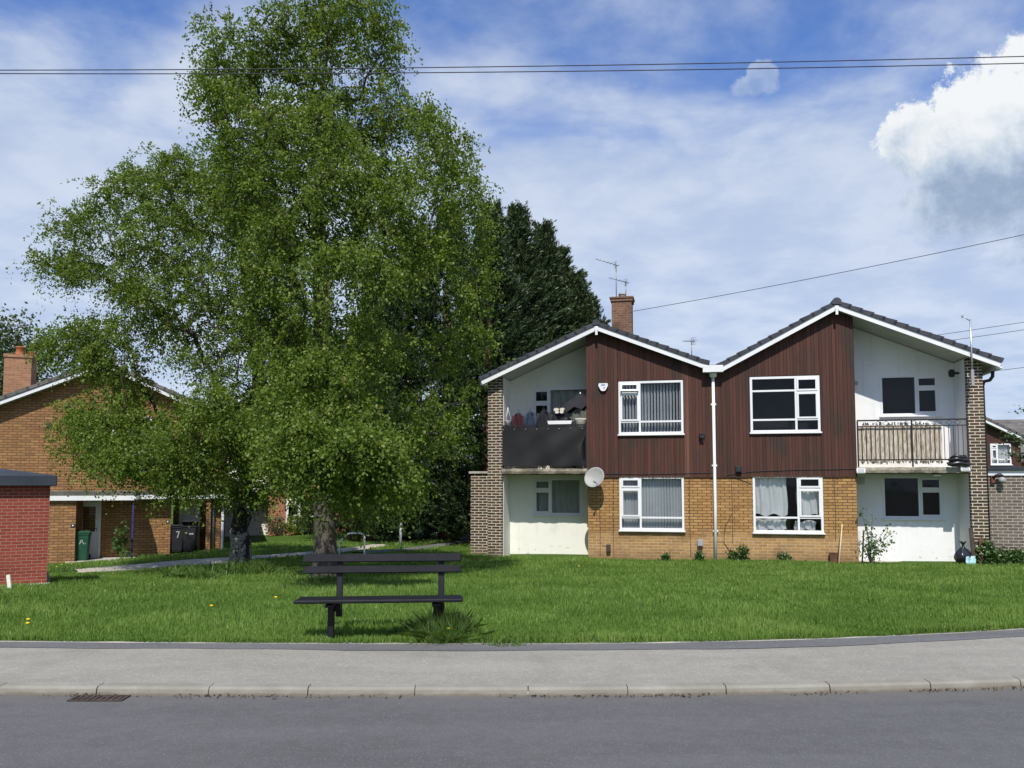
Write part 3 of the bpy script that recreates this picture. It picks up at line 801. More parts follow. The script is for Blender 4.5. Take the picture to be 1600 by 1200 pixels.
# timber cladding: boards of uneven tone, cut round the windows
b = MB(); rk = random.Random(5); u = BL - 0.02
pads = [(h[0] - 0.02, h[1] + 0.02, h[2] - 0.03, h[3] + 0.02) for h in wins_up]
edges = [u]
while edges[-1] < BR + 0.02: edges.append(min(BR + 0.02, edges[-1] + rk.choice((0.075, 0.09, 0.09, 0.11))))
cuts = sorted(set(edges + [p[0] for p in pads] + [p[1] for p in pads] + [LA[0], RA[0], LV[0], RV[0]]))
faded = MB(); tone = {}
for a, c in zip(cuts[:-1], cuts[1:]):
    if c - a < 0.004: continue
    k = max(i for i, e in enumerate(edges) if e <= a + 1e-6)
    if k not in tone: tone[k] = (rk.random(), rk.uniform(0, 0.006))
    tn, j = tone[k]
    segs = []; z = 1.90 + rk.uniform(-0.008, 0.008)
    for p in pads:
        if p[0] <= a + 1e-6 and p[1] >= c - 1e-6: segs.append((z, p[2], False)); z = p[3]
    segs.append((z, None, True))
    gap = 0.003
    for lo, hi, top in segs:
        za = roofline(a) if top else hi; zc_ = roofline(c) if top else hi
        tgt = faded if (-0.90 < a < -0.72 and hi is None) else b
        tgt.prism_y([(a + gap, lo), (c - gap, lo), (c - gap, zc_), (a + gap, za)], -0.045 + j, -0.004, 0, tn)
clad = b.build('cladding', 'red_cladding', flats)
if faded.v: faded.build('faded_board', 'faded_cladding', clad, 'pale weathered cladding board')
b = MB(); holed_wall(b, BL, BR, 1.97, roofline, 0.0, wins_up, 0.14, (LA[0], LV[0], RV[0], RA[0]))
b.quad((BL, 1.05, 1.97), (BL, 0, 1.97), (BL, 0, roofline(BL)), (BL, 1.05, roofline(BL))); b.quad((BR, 0, 1.97), (BR, 1.05, 1.97), (BR, 1.05, roofline(BR)), (BR, 0, roofline(BR)))
b.build('upper_wall', 'dark_fascia', flats)
# side walls ending in brick piers, and the rear
for (a, c, nm, skin) in ((-6.49, -6.06, 'pier', 1), (6.46, 6.85, 'pier', -1)):
    b = MB(); b.prism_y([(a, G), (c, G), (c, roofline(c)), (a, roofline(a))], 0.0, 9.0); b.build(nm, 'dark_brick', flats)
    b = MB(); x = c if skin > 0 else a
    b.box(x, x + 0.012 * skin, 0.13, 1.06, G, 1.99); b.box(x, x + 0.012 * skin, 0.13, 1.06, 2.17, roofline(x) - 0.02); b.build('recess_side', 'cream_render' if skin > 0 else 'white_render', flats)
b = MB(); holed_wall(b, -6.06, 6.46, G, roofline, 8.98, [], 0.1, (LA[0], LV[0], RV[0], RA[0])); b.build('rear_wall', 'buff_brick', flats)
# recessed balconies
rl = [(-5.34, -3.86, 0.79, 1.89), (-5.35, -3.60, 3.42, 4.62)]
rr = [(4.53, 6.09, 0.765, 1.935), (4.547, 6.075, 3.61, 4.74)]
for (a, c, hs, mt, tops) in ((-6.06, BL, rl, 'cream_render', (LA[0],)), (BR, 6.46, rr, 'white_render', (RA[0],))):
    b = MB(); holed_wall(b, a, c, G, 1.99, 1.05, [hs[0]], 0.12); holed_wall(b, a, c, 2.17, roofline, 1.05, [hs[1]], 0.12, tops); b.build('recess_wall', mt, flats)
    b = MB(); rk = random.Random(int(a * 10)); N = 26; V = []
    for i in range(N + 1):                          # crumbling front edge of the slab
        u = a + 0.005 + (c - a - 0.01) * i / N; e = rk.uniform(0, 0.025) * (1 if a < 0 else 0.4)
        V += [(u, -0.06 + e, 2.00 + rk.uniform(0, 0.02)), (u, -0.075 + e * 0.5, 2.08), (u, -0.06 + e * 0.6, 2.165 - rk.uniform(0, 0.02)), (u, 1.05, 2.17), (u, 1.05, 2.0)]
    b.add(V, [(i * 5 + k, (i + 1) * 5 + k, (i + 1) * 5 + (k + 1) % 5, i * 5 + (k + 1) % 5) for i in range(N) for k in range(5)])
    b.build('balcony_slab', 'weathered_concrete', flats)
    b = MB(); b.box(a + 0.02, c - 0.02, -0.05, 1.05, G, -0.40); b.build('plinth', 'concrete', flats)
# windows
LC = [(0, 0.33, [0, 0.235, 0.78, 1], [1, 2]), (0.33, 1, [0, 0.235, 1], [])]
RC_up = [(0, 0.66, [0, 0.225, 0.745, 1], []), (0.66, 1, [0, 0.225, 0.72, 1], [1, 2])]
RC_lo = [(0, 0.65, [0, 0.26, 1], []), (0.65, 1, [0, 0.26, 0.77, 1], [1, 2])]
SL = [(0, 0.37, [0, 0.67, 1], [0, 1]), (0.37, 1, [0, 1], [])]
SR = [(0, 0.61, [0, 1], []), (0.61, 1, [0, 0.67, 1], [0, 1])]
window(flats, *wins_up[0], -0.02, LC, ('blind', 52, 0.088), open_vent=(0, 2), seed=1)
window(flats, *wins_low[0], 0.0, LC, ('blind', 34, 0.082), seed=2)
window(flats, *wins_up[1], -0.02, RC_up, None, seed=3)
window(flats, *wins_low[1], 0.0, RC_lo, ('curtain', [(0.02, 0.50, 0.30, 1.0, 0.3), (0.64, 0.98, 0.30, 0.80, 1.3), (0.02, 0.48, 0.03, 0.24, 2.0), (0.60, 0.90, 0.03, 0.20, 3.0)]), seed=4)
window(flats, *rl[0], 1.06, SL, ('curtain', [(0.0, 1.0, 0.0, 1.0, 0.9)]), seed=5, cloth='grey_backing')
window(flats, *rl[1], 1.06, [(0, 0.30, [0, 0.62, 1], [0, 1]), (0.30, 1, [0, 1], [])], ('curtain', [(0.30, 1.0, 0.0, 1.0, 2.2)]), seed=6, cloth='grey_backing')  # sheet added behind the large pane, its grey stands for a reflection
window(flats, *rr[0], 1.06, SR, None, seed=7)
window(flats, *rr[1], 1.06, SR, None, seed=8)
# roofs
for A, B in ((LE, LA), (LV, LA), (RV, RA), (RE, RA)):
    roof_side(flats, A, B, -0.25, 9.1)
ridge_cap(flats, LA, -0.25, 9.1, r=0.11); ridge_cap(flats, RA, -0.25, 9.1)
for B in (LA, RA):
    b = MB(); b.box(B[0] - 0.035, B[0] + 0.035, -0.305, -0.281, B[1] - 0.21, B[1] + 0.02, ch=0.006); b.box(B[0] - 0.05, B[0] + 0.05, -0.30, -0.285, B[1] - 0.06, B[1] + 0.05); b.build('barge_joint', 'white_plastic', flats)
b = MB(); b.box(-0.30, 0.25, -0.33, -0.20, 4.79, 4.985, ch=0.01); b.build('valley_box', 'white_plastic', flats)
b = MB(); b.box(-0.27, 0.22, -0.24, 9.0, 4.90, 5.01); b.build('valley_gutter', 'roof_tile', flats)
b = MB(); b.lathe([(0.05, 4.66), (0.10, 4.70), (0.11, 4.78)], (-0.02, -0.12, 0), 14); b.tube([(-0.02, -0.10, 4.7), (-0.02, -0.10, 1.0), (-0.035, -0.10, G + 0.15)], 0.042, 12)
for z in (0.4, 2.2, 3.9): b.box(-0.09, 0.05, -0.08, -0.035, z, z + 0.05)
b.build('downpipe', 'white_plastic', flats)
b = MB(); b.box(-6.68, -6.50, -0.20, 9.0, 4.60, 4.70, ch=0.02); b.build('gutter', 'white_plastic', flats)
b = MB(); b.box(7.10, 7.26, -0.24, 9.0, 4.68, 4.79, ch=0.02); b.build('gutter', 'white_plastic', flats)
b = MB(); b.tube([(7.18, 0.25, 4.70), (7.17, 0.25, 4.55), (7.10, 0.25, 4.45), (6.96, 0.25, 4.42), (6.92, 0.25, 4.3), (6.92, 0.25, G + 0.1)], 0.045, 10); b.build('downpipe', 'black_plastic', flats, 'black plastic downpipe with swan neck')
# chimney
cu0, cz0 = FL.on(955, 515, 4.6); cu1, _ = FL.on(988, 515, 4.6); _, cz1 = FL.on(970, 466, 4.6)
b = MB(); b.box(cu0 + .02, cu1 - .02, 4.6, 5.3, 4.8, cz1 - 0.10); b.box(cu0 - 0.02, cu1 + 0.02, 4.56, 5.34, cz1 - 0.10, cz1); b.box(cu0 - 0.05, cu1 + 0.05, 4.53, 5.37, cz1, cz1 + 0.05)
ch = b.build('chimney', 'sooty_brick', flats)
b = MB(); b.lathe([(0.13, 0), (0.12, 0.14), (0.14, 0.15), (0.13, 0.18), (0.06, 0.17)], ((cu0 + cu1) / 2, 4.95, cz1 + 0.05), 14); b.build('chimney_pot', 'concrete', ch)
# vents, cables and boxes fixed on the walls
b = MB()
for z in (0.0, 0.03, 0.06, 0.09): b.box(3.78, 3.98, 1.03, 1.06, 4.50 + z, 4.515 + z)
b.build('wall_vent', 'grey_plastic', flats)
b = MB(); b.box(3.86, 4.08, 1.035, 1.06, 1.70, 1.90)
b.build('wall_vent', 'soffit_paint', flats)
b = MB()
for pts in ([(-0.70, -0.02, 1.94), (-0.71, -0.012, 1.0), (-0.70, -0.012, -0.3)], [(0.43, -0.012, 1.94), (0.44, -0.012, 1.2), (0.43, -0.012, 0.1)],
            [(-3.22, -0.012, 1.0), (-3.2, -0.012, 0.2), (-3.21, -0.012, -0.4)], [(-2.82, -0.012, 1.94), (-2.84, -0.012, 0.8), (-2.82, -0.012, -0.4)],
            [(3.1, -0.012, 1.94), (3.12, -0.012, 0.9), (3.1, -0.012, 0.2)], [(0.3, -0.06, 1.96), (1.0, -0.06, 2.06), (2.2, -0.06, 2.10), (3.68, -0.06, 2.12)],
            [(0.44, -0.012, 1.9), (0.7, -0.012, 1.82), (0.95, -0.012, 1.72)], [(0.43, -0.012, 0.9), (0.22, -0.012, 0.5), (0.2, -0.012, 0.1), (0.42, -0.012, -0.25)],
            [(-3.5, -0.06, 2.02), (-2.0, -0.06, 1.99), (-0.1, -0.06, 2.03)]):
    b.tube(pts, 0.007, 5, cap=False)
b.build('wall_cable', 'cable_black', flats)

def local(frame, u, w, z): return frame.world(u, w, z)

# balcony railing, black privacy screen and the things on the left balcony
def railing(u0, u1, diamonds):
    b = MB(); w0 = -0.02
    b.box(u0, u1, w0 - 0.022, w0 + 0.022, 3.39, 3.43); b.box(u0, u1, w0 - 0.012, w0 + 0.012, 3.24, 3.265); b.box(u0, u1, w0 - 0.015, w0 + 0.015, 2.335, 2.37)
    n = int((u1 - u0) / 0.112)
    for i in range(n + 1):
        u = u0 + 0.01 + (u1 - u0 - 0.02) * i / n
        b.box(u - 0.007, u + 0.007, w0 - 0.007, w0 + 0.007, 2.37, 3.24)
        if i in (0, n // 2, n): b.box(u - 0.018, u + 0.018, w0 - 0.018, w0 + 0.018, 2.16, 3.39)
    for c in diamonds:
        for k in (-0.10, 0.10):
            b.tube([(c + k - 0.09, w0, 3.327), (c + k, w0, 3.387), (c + k + 0.09, w0, 3.327), (c + k, w0, 3.27), (c + k - 0.09, w0, 3.327)], 0.006, 5, cap=False)
    return b.build('railing', 'black_metal', flats)
railing(3.72, 6.44, (4.35, 5.05, 5.62, 6.1)); railing(-6.03, -3.57, ())

s = thing('privacy_screen', 'black fabric screen stretched along the left balcony railing', 'balcony screen', FL.world(-4.78, -0.07, 2.2), FL.rz)
b = MB(); NX, NZ = 44, 14; V = []
for i in range(NX + 1):
    for k in range(NZ + 1):
        f, h = i / NX, k / NZ; u = -1.25 + 2.42 * f
        if f > 0.9: u -= 0.11 * math.sin(math.pi * min(1, max(0, (h - 0.02) / 0.72))) * (f - 0.9) / 0.1
        y = 0.018 * math.sin(f * 17 + h * 2) * (1 - h) + 0.03 * math.sin(f * 5 + 1) * math.sin(h * 3.1) + 0.02 * math.sin(14 * f - 9 * h) * f
        V.append((u, y, 0.04 + 1.13 * h + 0.012 * math.sin(f * 25) * (h > 0.95)))
b.add(V, [(i * (NZ + 1) + k, (i + 1) * (NZ + 1) + k, (i + 1) * (NZ + 1) + k + 1, i * (NZ + 1) + k + 1) for i in range(NX) for k in range(NZ)], 0, True)
b.build('fabric', 'screen_fabric', s)
for i in range(8):
    b = MB(); b.lathe([(0.012, 0), (0.012, 0.008), (0, 0.009)], (-1.22 + i * 0.33, -0.04, 1.10), 8, axis=(0, -1, 0)); b.build('eyelet', 'galvanised', s)

def garment(name, u, z0, z1, wid, w, material, label, cat, seed):
    """a jacket on a hanger: sloping shoulders, creased body, two hanging sleeves"""
    o = thing(name, label, cat, FL.world(u, w, z0), FL.rz + R(12 * math.sin(seed * 2.3)), 'washing hung on the balcony'); rk = random.Random(seed)
    H_ = z1 - z0; b = MB(); N, K = 32, 14; V = []
    for k in range(K + 1):
        h = k / K; wd = wid * float(np.interp(h, [0, 0.4, 0.8, 0.88, 0.95, 1.0], [0.44, 0.40, 0.42, 0.36, 0.16, 0.10]))
        for i in range(N):
            a = 2 * math.pi * i / N; cr = 0.10 * mnoise.noise(Vector((math.cos(a) * 3 + seed * 5, math.sin(a) * 3, h * 2.2)))
            V.append((wd * math.cos(a) * (1 + cr) + 0.02 * math.sin(h * 5 + seed), 0.055 * math.sin(a) * (1 + 0.9 * math.sin(5 * a + seed + 2 * h)) + cr * 0.15, H_ * h + (0.05 * math.sin(2 * a + seed) * (1 - h))))
    b.add(V, [(k * N + i, k * N + (i + 1) % N, (k + 1) * N + (i + 1) % N, (k + 1) * N + i) for k in range(K) for i in range(N)] + [tuple(range(K * N, K * N + N))], 0, True)
    b.build('body', material, o)
    for s_ in (-1, 1):
        b = MB(); b.tube([(s_ * wid * 0.36, 0, H_ * 0.88), (s_ * wid * 0.47, -0.02, H_ * 0.6), (s_ * wid * (0.50 + rk.uniform(-.08, .03)), -0.05, H_ * rk.uniform(0.15, 0.3))], [0.045, 0.05, 0.04], 9); b.build('sleeve', material, o)
    b = MB(); b.tube([(-wid * .3, 0, H_ * 0.92), (0, 0, H_ + 0.05), (wid * .3, 0, H_ * 0.92)], 0.006, 5); b.tube([(0, 0, H_ + 0.05), (0.02, 0, H_ + 0.09), (0, 0, H_ + 0.12), (-0.02, 0, H_ + 0.10)], 0.005, 5); b.build('hanger', 'black_plastic', o)
    return o
garment('coat', -5.62, 3.05, 3.80, 0.40, 0.25, 'maroon_cloth', 'dark maroon coat hanging on the left balcony', 'coat', 1)
garment('jacket', -5.26, 3.10, 3.84, 0.36, 0.22, 'denim_cloth', 'blue denim jacket hanging beside the maroon coat', 'jacket', 2)
garment('jacket', -4.90, 3.10, 3.90, 0.44, 0.45, 'dark_cloth', 'black jacket hanging behind the white trough on the left balcony', 'jacket', 3)
garment('jacket', -4.50, 3.10, 3.86, 0.44, 0.50, 'dark_cloth', 'black jacket hanging in the middle of the left balcony below the ornament', 'jacket', 4)
o = thing('clothes_airer', 'folding clothes airer draped with dark washing on the left balcony', 'clothes airer', FL.world(-4.25, 0.62, 2.17), FL.rz)
b = MB(); b.tube([(-0.55, -0.2, 0), (0.0, 0, 0.7), (0.55, 0.2, 1.40)], 0.012, 6); b.tube([(0.55, -0.2, 0), (0.0, 0, 0.7), (-0.55, 0.2, 1.40)], 0.012, 6); b.tube([(-0.55, 0.2, 1.40), (0.55, 0.2, 1.40)], 0.01, 6); b.tube([(-0.55, -0.1, 1.40), (0.55, -0.1, 1.40)], 0.01, 6); b.build('frame', 'grey_plastic', o)
b = MB(); V = []
for i in range(31):
    x = -0.56 + 1.12 * i / 30
    for k, (y_, z_) in enumerate(((-0.13, 0.85), (-0.12, 1.2), (-0.10, 1.42), (0.05, 1.38), (0.20, 1.43), (0.22, 1.0))): V.append((x, y_ + 0.02 * math.sin(i * 0.9 + k), z_ + 0.05 * math.sin(i * 0.45) + 0.02 * math.sin(i * 1.7 + k)))
b.add(V, [(i * 6 + k, (i + 1) * 6 + k, (i + 1) * 6 + k + 1, i * 6 + k + 1) for i in range(30) for k in range(5)], 0, True); b.build('washing', 'dark_cloth', o)
# hanging pot, trough, bucket, folded parasol, ornament
o = thing('hanging_pot', 'white plant pot hanging on white straps beside the left pier', 'plant pot', FL.world(-5.92, 0.12, 3.36), FL.rz)
b = MB(); b.lathe([(0.0, 0), (0.075, 0), (0.095, 0.2), (0.105, 0.21), (0.085, 0.2), (0.0, 0.18)], (0, 0, 0), 16); b.build('pot', 'white_plastic', o)
b = MB()
for a in (0.3, 2.4, 4.5): b.tube([(0.1 * math.cos(a), 0.1 * math.sin(a), 0.2), (0, 0, 0.62)], 0.007, 5)
b.build('strap', 'white_plastic', o)
o = thing('planter_trough', 'long white trough resting on the rail of the left balcony', 'planter', FL.world(-4.35, 0.04, 3.44), FL.rz)
b = MB(); b.prism_y([(-0.33, 0), (0.33, 0), (0.36, 0.10), (-0.36, 0.10)], -0.09, 0.09); b.build('trough', 'white_plastic', o)
b = MB(); b.box(-0.34, 0.34, -0.075, 0.075, 0.098, 0.104); b.build('soil', 'debris_brown', o)
o = thing('bucket', 'cream plastic bucket standing at the right end of the left balcony', 'bucket', FL.world(-3.78, 0.35, 3.18), FL.rz)
b = MB(); b.lathe([(0.0, 0), (0.15, 0), (0.19, 0.42), (0.20, 0.44), (0.175, 0.43), (0.15, 0.1), (0, 0.08)], (0, 0, 0), 20); b.build('tub', 'cream_plastic', o)
b = MB(); b.tube([(0.19, 0, 0.42), (0.12, -0.16, 0.40), (-0.12, -0.16, 0.40), (-0.19, 0, 0.42)], 0.008, 6); b.build('handle', 'white_plastic', o)
o = thing('side_table', 'small dark table holding a cream bucket on the left balcony', 'table', FL.world(-3.80, 0.35, 2.17), FL.rz)
b = MB(); b.box(-0.24, 0.24, -0.24, 0.24, 0.96, 1.0, ch=0.01); b.build('table_top', 'brown_wood', o)
for sx in (-0.2, 0.2):
    for sy in (-0.2, 0.2):
        b = MB(); b.box(sx - 0.02, sx + 0.02, sy - 0.02, sy + 0.02, 0, 0.958); b.build('leg', 'brown_wood', o)
o = thing('parasol', 'drooping black parasol folded on the left balcony', 'parasol', FL.world(-3.85, 0.6, 2.17), FL.rz)
b = MB(); b.tube([(0, 0, 0), (0.02, 0, 2.25)], 0.018, 8); b.build('pole', 'white_plastic', o)
b = MB(); V = []; N = 16
for k, (r_, z_) in enumerate([(0.02, 2.22), (0.18, 2.13), (0.40, 1.98), (0.52, 1.80)]):
    for i in range(N):
        a = 2 * math.pi * i / N; q = r_ * (1 + 0.10 * (i % 2) * (k > 1)); V.append((q * math.cos(a) - 0.12 * k / 3, q * math.sin(a) * 0.6, z_ - 0.04 * (i % 2) * k + 0.03 * math.cos(a) * k))
b.add(V, [(k * N + i, (k + 1) * N + i, (k + 1) * N + (i + 1) % N, k * N + (i + 1) % N) for k in range(3) for i in range(N)], 0, True); b.build('canopy', 'dark_cloth', o)
o = thing('wall_ornament', 'pale butterfly shaped ornament hanging in the left balcony', 'ornament', FL.world(-4.42, 0.36, 3.86), FL.rz)
b = MB()
for sx in (-1, 1):
    for (cx, cz, rx, rz_) in ((0.09, 0.04, 0.08, 0.05), (0.07, -0.035, 0.06, 0.04)):
        b.prism_y([(sx * cx + rx * math.cos(a), cz + rz_ * math.sin(a)) for a in np.linspace(0, 6.28, 13)[:-1]], -0.008, 0.008)
b.build('wing', 'cream_plastic', o)
b = MB(); b.tube([(0, 0, -0.09), (0, 0, 0.12)], 0.010, 6); b.build('body', 'brown_wood', o)

# bamboo screen behind the right railing
o = thing('bamboo_screen', 'weathered bamboo screen tied behind the right balcony railing', 'balcony screen', FL.world(3.76, 0.03, 2.30), FL.rz)
b = MB(); rk = random.Random(8); u = 0.0
while u < 2.06:
    d_ = rk.uniform(0.016, 0.030); zb = rk.uniform(-0.07, 0.04); zt = 1.03 + rk.uniform(-0.10, 0.05)
    b.box(u, u + d_, rk.uniform(0, 0.012), 0.028, zb, zt); u += d_ + rk.uniform(0.0, 0.004)
b.build('cane_mat', 'bamboo', o)
b = MB()
for z in (0.25, 0.75): b.box(-0.01, 2.06, 0.028, 0.034, z, z + 0.02)
b.build('binding', 'brown_wood', o)

def bag(name, loc, rz, size, label, cat, extra=None, group=None, seed=0, flat=1.0, knot=True):
    o = thing(name, label, cat, loc, rz, group); b = MB(); N, K = 22, 12; V = []
    for k in range(K + 1):
        h = k / K; r = size * 0.5 * (math.sin(math.pi * min(1, h * 0.93 + 0.07)) ** 0.55) * (1 if h < 0.6 else 1 - 0.5 * (h - 0.6) / 0.4)
        if k == 0: r = size * 0.36
        for i in range(N):
            a = 2 * math.pi * i / N; cr = 1 + 0.16 * mnoise.noise(Vector((math.cos(a) * 2 + seed, math.sin(a) * 2, h * 3))) + 0.08 * math.sin(7 * a + seed + 4 * h)
            V.append((r * cr * math.cos(a), r * cr * math.sin(a) * 0.8, size * 1.05 * h * flat))
    b.add(V, [(k * N + i, k * N + (i + 1) % N, (k + 1) * N + (i + 1) % N, (k + 1) * N + i) for k in range(K) for i in range(N)] + [tuple(range(K * N, K * N + N)), tuple(range(N - 1, -1, -1))], 0, True)
    b.build('sack', 'bag_plastic', o)
    if knot:
        b = MB(); z = size * 1.03 * flat
        b.lathe([(0.05, -0.02), (0.025, 0.03), (0.07, 0.10), (0.09, 0.13), (0.0, 0.06)], (0.01, 0, z), 10); b.build('knot', 'bag_plastic', o)
    return o
p = FL.world(6.12, -0.03, 2.175)
o = thing('folded_bag', 'folded black plastic bag lying at the foot of the right balcony railing', 'plastic bag', FL.world(6.16, -0.13, 2.18), FL.rz)
b = MB(); rk = random.Random(2)
for (zz, hw, hh) in ((0.0, 0.30, 0.12), (0.12, 0.26, 0.10), (0.20, 0.20, 0.08)):
    N = 18; V = []
    for k in range(5):
        h = k / 4; sc = math.sin(math.pi * (0.15 + 0.7 * h)) ** 0.5
        for i in range(N):
            a = 2 * math.pi * i / N; V.append((hw * sc * math.cos(a) * (1 + rk.uniform(-.1, .1)), 0.10 * sc * math.sin(a) * (1 + rk.uniform(-.15, .15)), zz + hh * h + 0.02 * math.sin(3 * a + zz * 9)))
    b.add(V, [(k * N + i, k * N + (i + 1) % N, (k + 1) * N + (i + 1) % N, (k + 1) * N + i) for k in range(4) for i in range(N)] + [tuple(range(4 * N, 5 * N)), tuple(range(N - 1, -1, -1))], 0, True)
b.build('sack', 'bag_plastic', o)

# fittings that hang on the walls
o = thing('alarm_box', 'white shield shaped burglar alarm box with blue print on the cladding', 'alarm box', FL.world(*[FL.on(943, 605)[0], -0.05, FL.on(943, 605)[1]]), FL.rz)
b = MB(); b.prism_y([(-0.125, 0.10), (0.125, 0.10), (0.135, 0.03), (0.07, -0.10), (0.03, -0.12), (-0.03, -0.12), (-0.07, -0.10), (-0.135, 0.03)], -0.07, 0.0); b.build('casing', 'white_plastic', o)
b = MB()
for (a, c, z) in ((-0.055, 0.055, 0.055), (-0.06, 0.06, 0.025), (0.0, 0.05, -0.03), (0.01, 0.045, -0.055)): b.box(a, c, -0.073, -0.0695, z, z + 0.014)
b.build('print', 'blue_ink', o)
u, z = FL.on(930, 747, -0.32)
o = thing('satellite_dish', 'pale grey satellite dish on the corner between the left balcony and the brick wall', 'satellite dish', FL.world(u, -0.32, z), FL.rz)
ax = Vector((-0.30, -0.88, 0.36)).normalized()
b = MB(); prof = [(0.001, 0.0)] + [(0.30 * k / 8, 0.075 * (k / 8) ** 2) for k in range(1, 9)]; prof += [(0.305, 0.07)] + [(0.30 * k / 8, 0.075 * (k / 8) ** 2 - 0.008) for k in range(8, 0, -1)] + [(0.001, -0.008)]
b.lathe(prof, (0, 0, 0), 28, axis=ax); b.build('reflector', 'dish_paint', o)
lo = Vector((0.14, -0.06, -0.24)); tip = Vector((0.02, -0.36, -0.10))
b = MB(); b.tube([Vector((0, 0.02, -0.02)) - ax * 0.02, lo - Vector((0, -0.03, 0)), tip], 0.012, 7); b.build('arm', 'grey_plastic', o)
b = MB(); b.tube([tip - ax * 0.05, tip + ax * 0.03], [0.025, 0.035], 10); b.build('receiver', 'grey_plastic', o)
b = MB(); b.tube([-ax * 0.02, (0.02, 0.18, 0.0), (0.05, 0.31, -0.08)], 0.02, 8); b.box(0.0, 0.1, 0.29, 0.318, -0.16, 0.0); b.build('bracket', 'black_metal', o)
def wall_box(name, px, py, w, sx, sz, d, material, label, cat, detail=True):
    u, z = FL.on(px, py, w); o = thing(name, label, cat, FL.world(u, w, z), FL.rz)
    b = MB(); b.box(-sx / 2, sx / 2, -d, 0, -sz / 2, sz / 2, ch=0.01); b.build('casing', material, o)
    b = MB(); b.box(-sx * .38, sx * .38, -d - 0.006, -d + 0.002, -sz * .38, sz * .30, ch=0.002); b.build('cover', material, o)
    return o
wall_box('meter_box', 1094, 848, 0.0, 0.15, 0.19, 0.10, 'grey_plastic', 'small grey meter box on the buff brick beside the white downpipe', 'meter box')
wall_box('junction_box', 951, 857, 0.0, 0.12, 0.22, 0.09, 'rust_metal', 'rusty brown box low on the buff brick below the satellite dish', 'junction box')
wall_box('junction_box', 1154, 733, -0.05, 0.16, 0.17, 0.09, 'black_plastic', 'dark box at the foot of the cladding right of the downpipe', 'junction box')
u, z = FL.on(1097, 682, -0.05)
o = thing('wall_lamp', 'small black lantern on the cladding left of the white downpipe', 'lamp', FL.world(u, -0.05, z), FL.rz)
b = MB(); b.box(-0.05, 0.05, -0.03, 0, -0.07, 0.07, ch=0.008); b.build('back_plate', 'black_plastic', o)
b = MB(); b.prism_y([(-0.07, 0.06), (0.07, 0.06), (0.05, -0.05), (-0.05, -0.05)], -0.13, -0.03); b.box(-0.08, 0.08, -0.14, -0.02, 0.061, 0.08); b.build('lantern', 'black_plastic', o)
b = MB(); b.tube([(0.02, -0.02, -0.07), (0.03, -0.02, -0.17)], 0.012, 6); b.build('conduit', 'grey_plastic', o)
for (px, py, lab) in ((1345, 736, 'white floodlight under the left end of the right balcony'), (1508, 733, 'white floodlight under the right balcony beside the dark pier')):
    u, z = FL.on(px, py, -0.12); o = thing('floodlight', lab, 'floodlight', FL.world(u, -0.10, z), FL.rz, 'floodlights under the right balcony')
    b = MB(); b.box(-0.03, 0.03, -0.01, 0.03, 0.02, 0.10); b.build('bracket', 'grey_plastic', o)
    b = MB(); b.box(-0.11, 0.11, -0.06, 0.02, -0.08, 0.06, 0, Matrix.Rotation(R(-25), 4, 'X'), ch=0.015); b.build('housing', 'white_plastic', o)
    b = MB(); b.box(-0.085, 0.085, -0.066, -0.058, -0.06, 0.04, 0, Matrix.Rotation(R(-25), 4, 'X')); b.build('lens', 'grey_plastic', o)
u, z = FL.on(1466, 735, 0.1); o = thing('ceiling_lamp', 'round white lamp fixed under the right balcony slab', 'lamp', FL.world(u, 0.2, 1.995), FL.rz)
b = MB(); b.lathe([(0.13, 0), (0.13, -0.03), (0.12, -0.035)], (0, 0, 0), 20); b.build('rim', 'black_plastic', o)
b = MB(); b.lathe([(0.12, -0.03), (0.10, -0.065), (0.05, -0.08), (0.001, -0.083)], (0, 0, 0), 20); b.build('diffuser', 'white_plastic', o)
u, z = FL.on(1495, 583, 0.55); o = thing('security_camera', 'round black security camera high on the white balcony wall', 'camera', FL.world(6.43, 0.55, z), FL.rz)
b = MB(); b.tube([(0.02, 0, 0), (-0.12, -0.02, 0.0)], 0.03, 8); b.build('mount', 'black_plastic', o)
b = MB(); b.lathe([(0.001, -0.12), (0.06, -0.10), (0.085, -0.03), (0.08, 0.05), (0.05, 0.10), (0.001, 0.11)], (-0.17, -0.02, 0), 16); b.build('housing', 'black_plastic', o)

# aerials
def aerial(mast_px, top_py, base_py, tip, boom_end, Y, label, group='television aerials', n=7, rod=0.10):
    foot = at(mast_px, base_py, Y); top = at(mast_px, top_py, Y)
    o = thing('television_aerial', label, 'aerial', foot, 0, group)
    b = MB(); b.tube([(0, 0, -0.1), (0, 0, top.z - foot.z)], 0.016, 7); b.build('mast', 'aerial_metal', o)
    a = at(*tip, Y) - foot; e = at(*boom_end, Y) - foot; a.y -= 0.25
    b = MB(); b.tube([a, e], 0.012, 6)
    d = (e - a).normalized(); sd_ = d.cross(Vector((0, 0, 1))).normalized()
    for k in range(n):
        q = a.lerp(e, k / (n - 1)); r_ = rod * (0.8 + 0.5 * k / n); b.tube([q - sd_ * r_, q + sd_ * r_], 0.006, 5)
    q = a.lerp(e, 0.86)
    for s_ in (-1, 1):
        for k in (0.04, 0.10): b.tube([q + Vector((0, 0, s_ * k)) - sd_ * 0.12, q + Vector((0, 0, s_ * k)) + sd_ * 0.12], 0.006, 5)
        b.tube([q, q + Vector((0, 0, s_ * 0.11))], 0.006, 5)
    b.build('boom', 'aerial_metal', o); return o
Yc = FL.world(cu0, 4.7, 0).y
aerial(963, 414, 466, (931, 408), (966, 415), Yc, 'tall television aerial on the chimney of the flats, the higher of two')
aerial(978, 440, 468, (951, 437), (982, 442), Yc - 0.1, 'shorter television aerial on the chimney of the flats, the lower of two')
Yr = FL.world(-0.9, 2.5, 0).y
